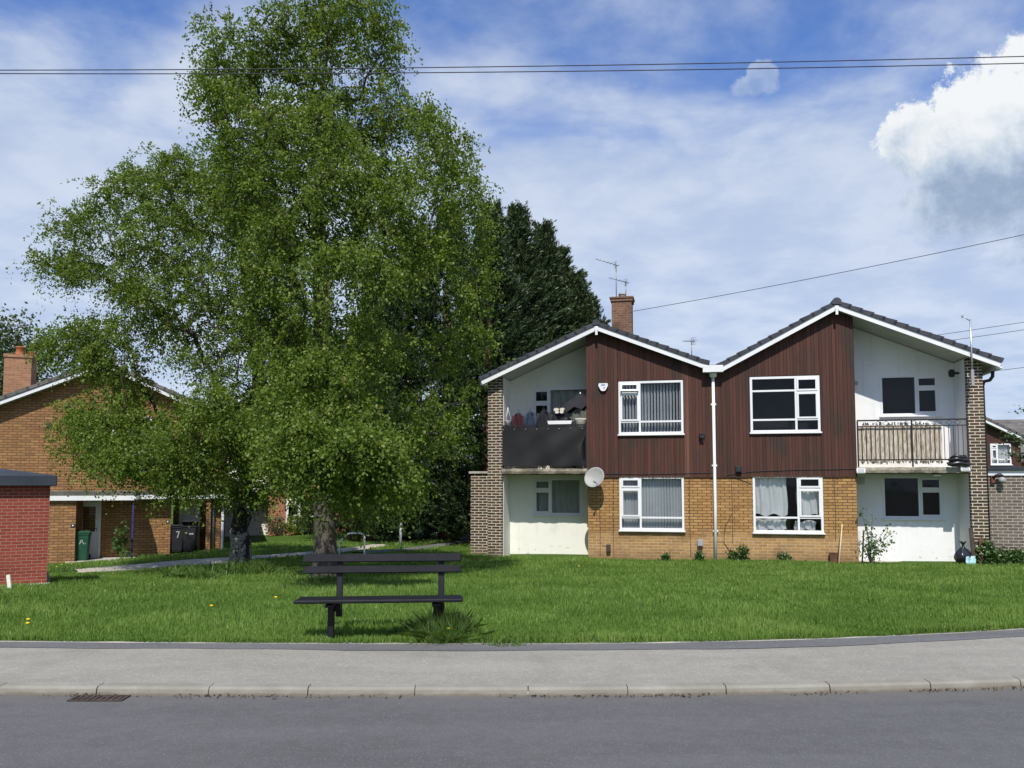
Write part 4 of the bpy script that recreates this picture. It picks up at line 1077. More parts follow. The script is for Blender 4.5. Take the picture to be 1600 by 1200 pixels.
o = aerial(1081, 530, 566, (1066, 535), (1086, 533), Yr, 'small television aerial on the valley between the two gables', n=5)
u, z = FL.on(1513, 590, -0.03)
o = thing('antenna_mast', 'thin galvanised antenna mast on the right pier of the flats', 'antenna', FL.world(u + 0.01, -0.32, z - 0.25), FL.rz)
b = MB(); b.tube([(0, 0, 0), (0, 0, 1.75)], 0.02, 8); b.tube([(0, 0, 1.70), (-0.18, 0, 1.82)], 0.012, 6); b.lathe([(0.03, 0), (0.03, 0.06)], (-0.18, 0, 1.79), 8); b.build('mast', 'galvanised', o)
b = MB(); b.box(-0.03, 0.03, 0.01, 0.32, 0.05, 0.09); b.box(-0.03, 0.03, 0.01, 0.32, 0.22, 0.26); b.box(-0.035, 0.035, -0.03, 0.03, 0.0, 0.42); b.build('bracket', 'grey_plastic', o)

# ---------------------------------------------------------------- outbuildings either side of the flats
ob = thing('outbuilding', 'low dark brick store with a concrete coping at the left end of the flats', 'outbuilding', FL.world(-7.15, 0.55, 0), FL.rz)
b = MB(); b.box(0, 0.66, 0, 3.0, G, 2.02); b.build('wall', 'dark_brick', ob)
b = MB(); b.box(-0.06, 0.66, -0.05, 3.05, 2.02, 2.09, ch=0.01); b.build('coping', 'concrete', ob)
ga = thing('garage', 'flat roofed garage of grey brick with a white fascia right of the flats', 'garage', FL.world(6.86, 0.5, 0), FL.rz)
gt = FL.on(1570, 742, 0.5)[1]; gf = FL.on(1570, 735, 0.5)[1]; gr = FL.on(1570, 729, 0.4)[1]
b = MB(); b.box(0, 6.0, 0, 5.0, G, gt); b.build('wall', 'grey_brick', ga)
b = MB(); b.box(0, 6.05, -0.03, -0.002, gt - 0.02, gf, ch=0.004); b.build('fascia', 'white_plastic', ga)
b = MB(); b.box(0, 6.1, -0.10, 5.05, gf + 0.002, gr, ch=0.01); b.build('roof', 'dark_fascia', ga)
gu = FL.on(1556, 748, 0.5); o = thing('wall_lamp', 'dark lantern with a pale shade high on the grey garage wall', 'lamp', FL.world(gu[0], 0.5, gu[1]), FL.rz)
b = MB(); b.box(-0.14, -0.04, -0.08, 0, -0.12, 0.06, ch=0.01); b.build('back_plate', 'brown_wood', o)
b = MB(); b.tube([(-0.09, -0.07, 0.02), (-0.03, -0.12, 0.08), (0.06, -0.14, 0.10), (0.13, -0.14, 0.05)], [0.03, 0.04, 0.05, 0.04], 10); b.build('arm', 'black_plastic', o)
b = MB(); b.lathe([(0.05, 0.04), (0.08, 0.0), (0.09, -0.06), (0.06, -0.11), (0.001, -0.12)], (0.10, -0.14, 0.0), 14); b.build('shade', 'dish_paint', o)

# ---------------------------------------------------------------- the house on the left
LH = Frame((-14.031, 26.0, 0), R(18))
left = thing('brick_house', 'orange brown brick gabled house with a white edged porch roof at the left', 'house', LH.o, LH.rz)
hE, hA, hF = (-2.75, 3.75), (1.06, 5.46), (4.87, 3.73)
hline = tf_gable([hE, hA, hF], -0.06)
p1 = LH.on(118, 820, -1.2)[0]; c2u, c3u = 3.13, 4.22
b = MB(); holed_wall(b, -2.55, 4.66, -1.3, hline, 0.0, [(c2u, c3u, -1.29, 1.22), (LH.on(146, 700)[0], LH.on(236, 700)[0], LH.on(190, 708)[1], LH.on(190, 650)[1])], 0.15, (hA[0],)); b.box(-2.55, -2.30, 0.001, 8.0, -1.3, hline(-2.5) - .05); b.box(4.41, 4.66, 0.001, 8.0, -1.3, hline(4.6) - .05)
b.box(-1.6, p1, -1.2, -0.002, -1.3, 1.24)
b.build('wall', 'orange_brick', left)
lw = (LH.on(146, 700)[0], LH.on(236, 700)[0], LH.on(190, 708)[1], LH.on(190, 650)[1])
window(left, *lw, -0.02, LC, None, seed=20, room=0.5)
for A in (hE, hF): roof_side(left, A, hA, -0.30, 8.2, 'grey_tile', under='soffit_paint', bh=0.11)
ridge_cap(left, hA, -0.30, 8.2, 'grey_tile', 0.11)
def door(parent, u0, u1, w, z0, z1, glazed, label=None):
    b = MB(); f = 0.055
    b.box(u0, u0 + f, w - 0.03, w + 0.05, z0, z1); b.box(u1 - f, u1, w - 0.03, w + 0.05, z0, z1); b.box(u0 + f, u1 - f, w - 0.03, w + 0.05, z1 - f, z1)
    a, c = u0 + f, u1 - f; h = z1 - f
    if glazed:
        b.box(a, c, w, w + 0.04, z0, z0 + 0.85); b.box(a, a + 0.10, w, w + 0.04, z0 + 0.85, h); b.box(c - 0.10, c, w, w + 0.04, z0 + 0.85, h); b.box(a + 0.10, c - 0.10, w, w + 0.04, h - 0.12, h)
    else:
        b.box(a, c, w, w + 0.04, z0, h); b.box(a + 0.12, c - 0.12, w - 0.008, w, z0 + 0.15, z0 + 0.75, ch=0.003); b.box(a + 0.12, c - 0.12, w - 0.008, w, z0 + 0.9, h - 0.15, ch=0.003)
    do = b.build('door', 'door_white', parent, label)
    if glazed:
        b = MB(); b.quad((a + 0.1, w + 0.015, z0 + 0.85), (c - 0.1, w + 0.015, z0 + 0.85), (c - 0.1, w + 0.015, h - 0.12), (a + 0.1, w + 0.015, h - 0.12)); b.build('pane', 'glass', do)
        b = MB(); b.box(a, c, w + 0.3, w + 0.32, z0 + 0.6, h); b.build('interior', 'dark_room', do)
    b = MB(); b.tube([(c - 0.05, w - 0.03, z0 + 0.88), (c - 0.05, w - 0.05, z0 + 0.95), (c - 0.14, w - 0.05, z0 + 0.95)], 0.012, 6); b.build('handle', 'black_metal', do)
    return do
d1 = (LH.on(121, 800, -0.06)[0], LH.on(158, 800, -0.06)[0])
door(left, d1[0], d1[1], -0.06, -0.63, 1.18, True, 'white door with a large dark pane')
d2a, d2b = LH.on(280, 800, 0.86)[0], LH.on(313, 800, 0.86)[0]
door(left, d2a, d2b, 0.86, -0.62, 1.16, False, 'plain white door deep in the second porch')
b = MB(); b.box(c2u, c3u, 0.93, 0.99, -1.3, 1.22); b.build('porch_wall', 'orange_brick', left)
b = MB(); b.box(c3u, 4.36, -0.35, -0.002, -1.3, 1.24); b.build('porch_pier', 'orange_brick', left)
pu = LH.on(208, 800, -1.15)[0]
b = MB(); b.box(-1.65, pu + 0.08, -1.28, -0.003, 1.34, 1.50, ch=0.01); b.box(pu + 0.081, 4.95, -0.42, -0.003, 1.35, 1.51, ch=0.01)
pr = b.build('porch_roof', 'felt_roof', left)
b = MB(); b.box(-1.66, pu + 0.09, -1.305, -1.281, 1.22, 1.36); b.box(pu + 0.066, pu + 0.09, -1.28, -0.42, 1.22, 1.36); b.box(pu + 0.091, 4.97, -0.445, -0.421, 1.24, 1.37); b.box(4.951, 4.97, -0.42, -0.003, 1.24, 1.37); b.build('fascia', 'white_plastic', pr)
b = MB(); b.box(pu - 0.025, pu + 0.025, -1.20, -1.15, -1.1, 1.34); b.build('porch_post', 'blue_post_paint', left)
b = MB(); b.box(d1[0] - 0.1, pu, -1.25, -0.02, -1.2, -0.60, ch=0.01); b.build('doorstep', 'pale_concrete', left)
for i in range(2):
    b = MB(); b.tube([(4.42 + i * 0.30, -0.1, 1.3), (4.42 + i * 0.30, -0.1, -0.9)], 0.045, 9); b.build('drainpipe', 'white_plastic' if i else 'galvanised', left)
u, z = LH.on(107, 636); b = MB(); b.tube([(u, 0, z), (u, -0.10, z)], 0.02, 8); b.lathe([(0.001, -0.07), (0.06, -0.05), (0.08, 0), (0.06, 0.05), (0.001, 0.07)], (u, -0.15, z), 14); b.build('globe_lamp', 'black_plastic', left)
u, z = LH.on(76, 665); b = MB(); b.box(u - 0.07, u + 0.07, -0.03, 0.01, z - 0.08, z + 0.08, ch=0.006); b.build('wall_vent', 'black_plastic', left)
for px, py, w_ in ((114, 821, -1.2), (262, 815, 0.0)):
    u, z = LH.on(px, py, w_); b = MB(); b.box(u - 0.055, u + 0.055, w_ - 0.02, w_ - 0.002, z - 0.045, z + 0.045); npl = b.build('number_plate', 'black_plastic', left)
    b = MB(); b.box(u - 0.02, u + 0.02, w_ - 0.024, w_ - 0.0195, z - 0.022, z + 0.022, ch=0.001); b.build('digit', 'white_plastic', npl)
cl = LH.on(5, 600, 3.2)[0]; cr = LH.on(48, 600, 3.2)[0]; ct = LH.on(27, 553, 3.2)[1]
b = MB(); b.box(cl, cr, 3.2, 4.0, 3.0, ct - 0.12); b.box(cl - 0.025, cr + 0.025, 3.17, 4.03, ct - 0.12, ct); ch = b.build('chimney', 'chimney_brick', left)
b = MB(); b.lathe([(0.16, 0), (0.14, 0.05), (0.13, 0.26), (0.15, 0.27), (0.15, 0.31), (0.1, 0.31)], (cl + 0.38, 3.6, ct), 14); b.build('chimney_pot', 'terracotta', ch)
b = MB(); b.lathe([(0.15, 0), (0.14, 0.12), (0.16, 0.13), (0.10, 0.15)], (cl + 0.75, 3.65, ct), 14); b.build('chimney_pot', 'terracotta', ch)
Yl = LH.world((cl + cr) / 2, 3.5, 0).y
aerial(51, 513, 570, (20, 510), (53, 512), Yl, 'television aerial on the chimney of the left brick house')

# ---------------------------------------------------------------- red brick shed, far left
SHF = Frame((-8.09, 14.55, 0), R(30))
sh = thing('brick_shed', 'small red brick shed with a dark grey flat roof cut off by the left edge', 'shed', SHF.o, SHF.rz)
b = MB(); b.box(-2.4, 0, 0, 2.2, -0.6, 1.68); b.build('wall', 'red_brick', sh)
b = MB(); b.box(-2.55, 0.10, -0.14, 2.35, 1.672, 1.86, ch=0.012); b.add([(-2.5, -0.10, 1.862), (0.06, -0.10, 1.862), (-0.7, 1.1, 1.98), (-1.8, 1.1, 1.98), (0.06, 2.3, 1.862), (-2.5, 2.3, 1.862)], [(0, 1, 2, 3), (1, 4, 2), (4, 5, 3, 2), (5, 0, 3)]); b.build('roof', 'dark_fascia', sh)
b = MB(); b.box(-2.5, 0.06, -0.10, 2.3, -0.6, gz(-8.4, 14.5) + 0.04, ch=0.015); b.build('base', 'pale_concrete', sh)
q = ground(19, 922)
o = thing('wooden_stake', 'pale wooden stake leaning against the red brick shed', 'stake', (q.x, q.y - 0.05, q.z - 0.02))
b = MB(); b.box(-0.03, 0.03, -0.015, 0.015, -0.1, 0.27, 0, Matrix.Rotation(R(-14), 4, 'Y') @ Matrix.Rotation(R(-8), 4, 'X'), ch=0.004); b.build('stake_post', 'cream_plastic', o)

# ---------------------------------------------------------------- house in the middle distance
MH = Frame((-10.55, 36.0, 0), R(6))
mid = thing('brick_house', 'red brick house with brown cladding and a white recess, seen between the birch trunks', 'house', MH.o, MH.rz)
mE, mA, mF = (-3.3, 4.45), (0.35, 6.05), (4.0, 4.45)
mline = tf_gable([mE, mA, mF], -0.06)
mw = [(MH.on(447, 797)[0], MH.on(447, 797)[0] + 1.75, MH.on(447, 816)[1], MH.on(447, 778)[1])]
mw2 = [(mw[0][0], mw[0][1], 2.9, 4.2)]
b = MB(); holed_wall(b, 0.0, 3.6, -1.2, 1.35, 0.0, mw, 0.12); b.quad((0, 1, -1.2), (0, 0, -1.2), (0, 0, 1.35), (0, 1, 1.35)); b.box(3.4, 3.6, 0.002, 7, -1.2, 4.3); b.box(-3.05, -2.85, 0, 7, -1.2, 4.3); b.build('wall', 'rust_brick', mid)
b = MB(); holed_wall(b, 0.0, 3.6, 1.35, mline, -0.03, mw2, 0.12, (mA[0],)); b.quad((0, 1, 1.35), (0, -0.03, 1.35), (0, -0.03, mline(0)), (0, 1, mline(0))); b.build('cladding', 'red_cladding', mid)
rwn = [(MH.on(388, 790, 1)[0], MH.on(404, 790, 1)[0], 0.45, 1.25)]
b = MB(); holed_wall(b, -2.85, 0.0, -1.2, mline, 1.0, rwn, 0.1); b.build('recess_wall', 'cream_render', mid)
window(mid, *rwn[0], 1.02, [(0, 1, [0, 1], [])], None)
window(mid, *mw[0], 0.0, LC, None, seed=11); window(mid, *mw2[0], -0.02, LC, None, seed=12)
b = MB(); b.box(-2.85, 0.0, -0.05, 1.0, 1.36, 1.5, ch=0.01); b.build('balcony_slab', 'concrete', mid)
b = MB(); b.box(-2.85, 0.0, -0.06, -0.02, 1.5, 1.56); b.box(-2.85, 0.0, -0.06, -0.02, 2.3, 2.35)
for i in range(20): b.box(-2.8 + i * 0.145, -2.78 + i * 0.145, -0.05, -0.03, 1.56, 2.3)
b.build('railing', 'white_paint', mid)
for A in (mE, mF): roof_side(mid, A, mA, -0.3, 7.2, 'grey_tile')
ridge_cap(mid, mA, -0.3, 7.2, 'grey_tile')

# ---------------------------------------------------------------- house far right
FR = Frame((at(1548, 700, 40).x, 40.0, 0), R(-8))
far = thing('brick_house', 'far house with a red brown gable, white window and grey tiled roof beyond the garage', 'house', FR.o, FR.rz)
fA = FR.on(1536, 656, -0.3); fF = FR.on(1606, 689, -0.3); fE = (2 * fA[0] - fF[0], fF[1])
fl = tf_gable([fE, fA, fF], -0.05)
a0, z0 = FR.on(1548, 726); a1, z1 = FR.on(1579, 693)
b = MB(); holed_wall(b, fE[0] + .2, fF[0] - .2, -1.0, fl, 0.0, [(a0, a1, z0, z1)], 0.1, (fA[0],)); b.build('wall', 'red_cladding', far)
window(far, a0, a1, z0, z1, 0.0, [(0, 0.34, [0, 0.25, 0.75, 1], [1, 2]), (0.34, 1, [0, 0.25, 1], [])], ('curtain', [(0.0, 1.0, 0.0, 1.0, 0.2)]))
for A in (fE, fF): roof_side(far, A, fA, -0.3, 6.0, 'grey_tile', bh=0.12)
ridge_cap(far, fA, -0.3, 6.0, 'grey_tile')
far2 = thing('brick_house', 'far house roof of grey tiles at the right edge behind the red brown gable', 'house', FR.world(2.2, 4.0, 0), FR.rz)
b = MB(); b.box(0, 9, 2.0, 8, -1.0, 3.4); b.build('wall', 'rust_brick', far2)
rz0 = FR.on(1590, 690, 5.0)[1]; rz1 = FR.on(1590, 656, 9.0)[1]
b = MB()
for k in range(12):
    f0, f1 = k / 12, (k + 1) / 12 + 0.01
    b.add([(-0.2, 1.4 + 3.6 * f0, 3.0 + (rz1 - 3.0) * f0 + 0.04), (9.2, 1.4 + 3.6 * f0, 3.0 + (rz1 - 3.0) * f0 + 0.04), (9.2, 1.4 + 3.6 * f1, 3.0 + (rz1 - 3.0) * f1), (-0.2, 1.4 + 3.6 * f1, 3.0 + (rz1 - 3.0) * f1),
           (-0.2, 1.4 + 3.6 * f0, 2.9 + (rz1 - 3.0) * f0), (9.2, 1.4 + 3.6 * f0, 2.9 + (rz1 - 3.0) * f0)], [(0, 1, 2, 3), (4, 5, 1, 0)])
b.add([(-0.2, 5.0, rz1), (9.2, 5.0, rz1), (9.2, 8.6, 3.0), (-0.2, 8.6, 3.0)], [(0, 1, 2, 3)])
b.add([(0, 2.0, 3.4), (0, 8.0, 3.4), (0, 5.0, rz1 - 0.05)], [(0, 1, 2)])
b.build('roof', 'grey_tile', far2)

# ---------------------------------------------------------------- bench
bz = gz(-1.35, 8.75)
bench = thing('park_bench', 'black painted park bench with two back rails standing on the grass verge', 'bench', (-1.36, 8.66, bz), R(5.0))
def bpart(name, x0, x1, y0, y1, z0, z1, rx=0.0, piv=None, ch=0.008):
    b = MB(); m_ = None
    if rx: m_ = Matrix.Translation(piv) @ Matrix.Rotation(R(rx), 4, 'X') @ Matrix.Translation(-Vector(piv))
    b.box(x0, x1, y0, y1, z0, z1, 0, m_, ch=ch); return b.build(name, 'bench_paint', bench)
b = MB()
for k, (ya, yb) in enumerate(((-0.225, -0.095), (-0.083, 0.047), (0.059, 0.185))):
    e = (0.0, 0.006, -0.004)[k]; b.box(-0.845 + e, 0.845 + e, ya, yb, 0.391 - 0.006 * k, 0.425 - 0.006 * k, ch=0.009)
b.build('seat', 'bench_paint', bench)
pv = (0, 0.2, 0.40)
bpart('back_rail', -0.835, 0.835, 0.195, 0.235, 0.765, 0.850, -9, pv); bpart('back_rail', -0.825, 0.838, 0.195, 0.235, 0.648, 0.724, -9, pv)
for x in (-0.50, 0.575):
    bpart('leg', x - 0.031, x + 0.031, -0.03, 0.06, -0.25, 0.345)
    bpart('bracket', x - 0.042, x + 0.042, -0.19, 0.19, 0.346, 0.3775)
    bpart('back_post', x + 0.02, x + 0.085, 0.236, 0.29, 0.20, 0.82, -9, pv)
    b = MB(); b.box(x + 0.022, x + 0.083, 0.07, 0.27, 0.27, 0.338, ch=0.006); b.build('back_stay', 'bench_paint', bench)

# ---------------------------------------------------------------- wheelie bins
def wheelie(frame, px, py, w, rz, mat, label, text, open_lid=False):
    u, _ = frame.on(px, py, w); p = frame.world(u, w, 0); p.z = gz(p.x, p.y) + 0.03
    o = thing('wheelie_bin', label, 'wheelie bin', p, frame.rz + rz, 'wheelie bins outside the left house')
    o.scale = (0.80, 0.80, 0.92)
    b = MB()
    def ring(hx, hy, z, cy=0.0):
        c = 0.06; return [(-hx + c, -hy + cy, z), (hx - c, -hy + cy, z), (hx, -hy + c + cy, z), (hx, hy - c + cy, z), (hx - c, hy + cy, z), (-hx + c, hy + cy, z), (-hx, hy - c + cy, z), (-hx, -hy + c + cy, z)]
    Rg = [ring(0.21, 0.22, 0.03), ring(0.225, 0.24, 0.12), ring(0.28, 0.30, 0.86), ring(0.30, 0.32, 0.87), ring(0.30, 0.32, 0.92), ring(0.25, 0.27, 0.915), ring(0.20, 0.20, 0.2)]
    b.add([q for r_ in Rg for q in r_], [(k * 8 + i, k * 8 + (i + 1) % 8, (k + 1) * 8 + (i + 1) % 8, (k + 1) * 8 + i) for k in range(6) for i in range(8)] + [tuple(range(7, -1, -1)), tuple(range(48, 56))])
    b.build('body', mat, o)
    b = MB(); m_ = Matrix.Translation((0, 0.30, 0.94)) @ Matrix.Rotation(R(9 if open_lid else 0), 4, 'X') @ Matrix.Translation((0, -0.30, -0.94)) if not open_lid else Matrix.Translation((0, 0.30, 0.94)) @ Matrix.Rotation(R(-11), 4, 'X') @ Matrix.Translation((0, -0.30, -0.94))
    b.box(-0.30, 0.30, -0.34, 0.30, 0.925, 0.965, 0, m_, ch=0.015); b.box(-0.24, 0.24, -0.26, 0.24, 0.966, 0.99, 0, m_, ch=0.01)
    lid = b.build('lid', mat, o)
    b = MB(); b.tube([(-0.24, 0.33, 0.93), (-0.22, 0.40, 0.95), (0.22, 0.40, 0.95), (0.24, 0.33, 0.93)], 0.018, 8); b.build('handle', mat, o)
    for sx in (-1, 1):
        b = MB(); b.tube([(sx * 0.23, 0.24, 0.10), (sx * 0.285, 0.24, 0.10)], 0.10, 16, smooth=False); b.build('wheel', 'black_plastic', o)
    if text == 'A':
        b = MB()
        b.add([(-0.09, -0.279, 0.56), (-0.06, -0.279, 0.56), (-0.005, -0.288, 0.70), (-0.035, -0.288, 0.70)], [(0, 1, 2, 3)]); b.add([(0.05, -0.279, 0.56), (0.08, -0.279, 0.56), (0.02, -0.288, 0.70), (-0.01, -0.288, 0.70)], [(0, 1, 2, 3)])
        b.add([(-0.055, -0.283, 0.61), (0.045, -0.283, 0.61), (0.04, -0.284, 0.625), (-0.05, -0.284, 0.625)], [(0, 1, 2, 3)]); b.add([(0.10, -0.279, 0.56), (0.13, -0.279, 0.56), (0.13, -0.282, 0.60), (0.10, -0.282, 0.60)], [(0, 1, 2, 3)])
        b.build('marking', 'marking_paint', o)
    elif text == '7':
        b = MB()
        b.add([(-0.06, -0.289, 0.72), (0.07, -0.289, 0.72), (0.07, -0.292, 0.76), (-0.06, -0.292, 0.76)], [(0, 1, 2, 3)]); b.add([(-0.03, -0.277, 0.52), (0.01, -0.277, 0.52), (0.07, -0.290, 0.72), (0.03, -0.290, 0.72)], [(0, 1, 2, 3)]); b.build('marking', 'marking_paint', o)
    elif text == 'sticker':
        b = MB(); b.add([(-0.02, -0.280, 0.60), (0.14, -0.280, 0.60), (0.14, -0.283, 0.65), (-0.02, -0.283, 0.65)], [(0, 1, 2, 3)]); b.build('marking', 'marking_paint', o)
    return o
wheelie(LH, 128, 860, -0.80, 0.10, 'green_plastic', 'dark green wheelie bin with a white letter in front of the glazed door', 'A')
wheelie(LH, 276, 855, 0.30, 0.15, 'black_plastic', 'black wheelie bin with a white numeral, closer to the brick corner of the second porch', '7')
wheelie(LH, 296, 852, 0.20, 0.05, 'black_plastic', 'black wheelie bin with lid ajar and white sticker before the plain door', 'sticker', True)

# ---------------------------------------------------------------- hoop, post, sticks, bag
q = ground(530, 871); q2 = ground(574, 868)
o = thing('cycle_hoop', 'bent galvanised metal hoop standing on the grass behind the bench', 'barrier', (q.x, q.y, q.z))
L = q2.x - q.x; b = MB(); z1 = 0.68
b.tube([(0, 0, -0.2), (0, 0, 0.36), (0.02, 0, 0.43), (0.07, 0.0, 0.50), (L * 0.30, 0, z1 - 0.03), (L * 0.42, 0, z1), (L - 0.12, 0, z1), (L - 0.04, 0, z1 - 0.03), (L, 0, z1 - 0.10), (L, 0, -0.2)], 0.026, 10)
b.build('bar', 'white_paint', o)
q = ground(626, 853)
o = thing('marker_post', 'thin grey metal post in front of the dark conifer hedge', 'post', q)
b = MB(); b.tube([(0, 0, -0.1), (0, 0, 0.75)], 0.045, 10); b.lathe([(0.052, 0.75), (0.05, 0.78), (0.001, 0.79)], (0, 0, 0), 10); b.build('shaft', 'grey_plastic', o)

def gpt(px, w):
    u, _ = FL.on(px, 870, w); p = FL.world(u, w, 0); p.z = gz(p.x, p.y); return p
p = gpt(1505, -0.18)
o = bag('bin_bag', p, 0.4, 0.46, 'black bin bag with pale blue rubbish slumped by the dark right pier', 'bin bag', seed=4)
b = MB(); rk = random.Random(4); V = []
for k in range(6):
    for i in range(8): V.append((-0.17 + 0.045 * i + rk.uniform(-.01, .01), -0.215 - 0.03 * math.sin(i * 1.2) + rk.uniform(-.012, .012), 0.03 + 0.042 * k + rk.uniform(-.012, .012)))
b.add(V, [(k * 8 + i, k * 8 + i + 1, (k + 1) * 8 + i + 1, (k + 1) * 8 + i) for k in range(5) for i in range(7)], 0, True); b.build('wrapper', 'pale_blue_plastic', o)
p = gpt(1310, -0.45)
o = thing('wooden_pole', 'pale wooden pole leaning on the buff brick wall beside the climbing shrub', 'pole', p)
b = MB(); b.tube([(0, 0, -0.05), (0.26, 0.35, 1.02)], [0.022, 0.018], 8); b.build('pole_shaft', 'pale_wood', o)
p = gpt(1302, -0.12)
o = thing('wooden_block', 'short dark wooden block standing at the foot of the buff brick wall', 'block', p, FL.rz)
b = MB(); b.box(-0.09, 0.09, -0.06, 0.06, -0.05, 0.24, ch=0.01); b.box(-0.10, 0.10, -0.07, 0.07, 0.24, 0.27, ch=0.006); b.build('block_body', 'brown_wood', o)
for (px, h, dx_, lab, mt) in ((1522, 0.95, -0.02, 'rusty brown board leaning against the dark right pier, the taller of two', 'rust_metal'), (1533, 0.70, 0.05, 'short brown board leaning against the dark right pier beside the taller board', 'brown_wood')):
    p = gpt(px, -0.16); o = thing('old_board', lab, 'board', p, FL.rz, 'boards against the right pier')
    b = MB(); b.box(-0.05, 0.05, -0.018, 0.018, -0.05, h, 0, Matrix.Rotation(R(-6), 4, 'X') @ Matrix.Rotation(R(dx_ * 60), 4, 'Y'), ch=0.006); b.build('plank', mt, o)
for (px, c_, lab) in ((1341, 'white_plastic', 'white plastic pipe standing among the climbing shrub stems'), (1347, 'brown_wood', 'brown wooden board standing among the climbing shrub stems')):
    p = gpt(px, 0.25 if c_ == 'white_plastic' else 0.2); o = thing('garden_cane', lab, 'cane', p, FL.rz)
    b = MB(); b.box(-0.02, 0.02, -0.012, 0.012, -0.05, 0.86, 0, Matrix.Rotation(R(4), 4, 'Y'), ch=0.004); b.build('shaft', c_, o)

# ---------------------------------------------------------------- overhead lines
def cable(name, a, c, sag, r_, label):
    a, c = Vector(a), Vector(c); o = thing(name, label, 'cable', a, 0, 'overhead wires'); b = MB(); pts = []
    for i in range(41):
        f = i / 40; p = a.lerp(c, f) - a; p.z -= sag * 4 * f * (1 - f); pts.append(p)
    b.tube(pts, r_, 6, cap=False); b.build('wire', 'cable_black', o)
cable('overhead_wire', at(-500, 108, 12.5), at(2300, 66, 12.5), 0.16, 0.0075, 'overhead wire crossing the sky in front of the birch, the upper of two')
cable('overhead_wire', at(-500, 111, 12.3), at(2300, 78, 12.3), 0.17, 0.0075, 'overhead wire crossing the sky in front of the birch, the lower of two')
ctop = FL.world(cu1 + 0.04, 4.7, cz1 - 0.45)
cable('service_wire', ctop, at(1900, 300, ctop.y - 8), 0.12, 0.009, 'service wire rising from the flats chimney to the right')
for (x0, y0, x1_, y1_, dz, lab) in ((1425, 529, 1900, 453, 0, 'highest of three thin wires behind the right gable of the flats'), (1440, 538, 1900, 466, 1, 'middle of three thin wires behind the right gable of the flats'), (1480, 588, 1900, 532, 2, 'lowest thin wire at the right, below the eave of the flats')):
    Yw = FL.world(6.0, 6.0, 0).y; cable('service_wire', at(x0, y0, Yw), at(x1_, y1_, Yw - 4), 0.05, 0.008, lab)

# ---------------------------------------------------------------- trees
def inside(poly, X, Z):
    n = len(poly); c = np.zeros(len(X), bool); D = np.full(len(X), 1e9)
    for i in range(n):
        (xa, za), (xb, zb) = poly[i], poly[(i + 1) % n]
        cond = (za > Z) != (zb > Z)
        with np.errstate(divide='ignore', invalid='ignore'):
            xi = (xb - xa) * (Z - za) / (zb - za + 1e-12) + xa
        c ^= cond & (X < xi)
        ex, ez = xb - xa, zb - za; t_ = np.clip(((X - xa) * ex + (Z - za) * ez) / (ex * ex + ez * ez + 1e-12), 0, 1)
        D = np.minimum(D, np.hypot(X - xa - t_ * ex, Z - za - t_ * ez))
    return c, D

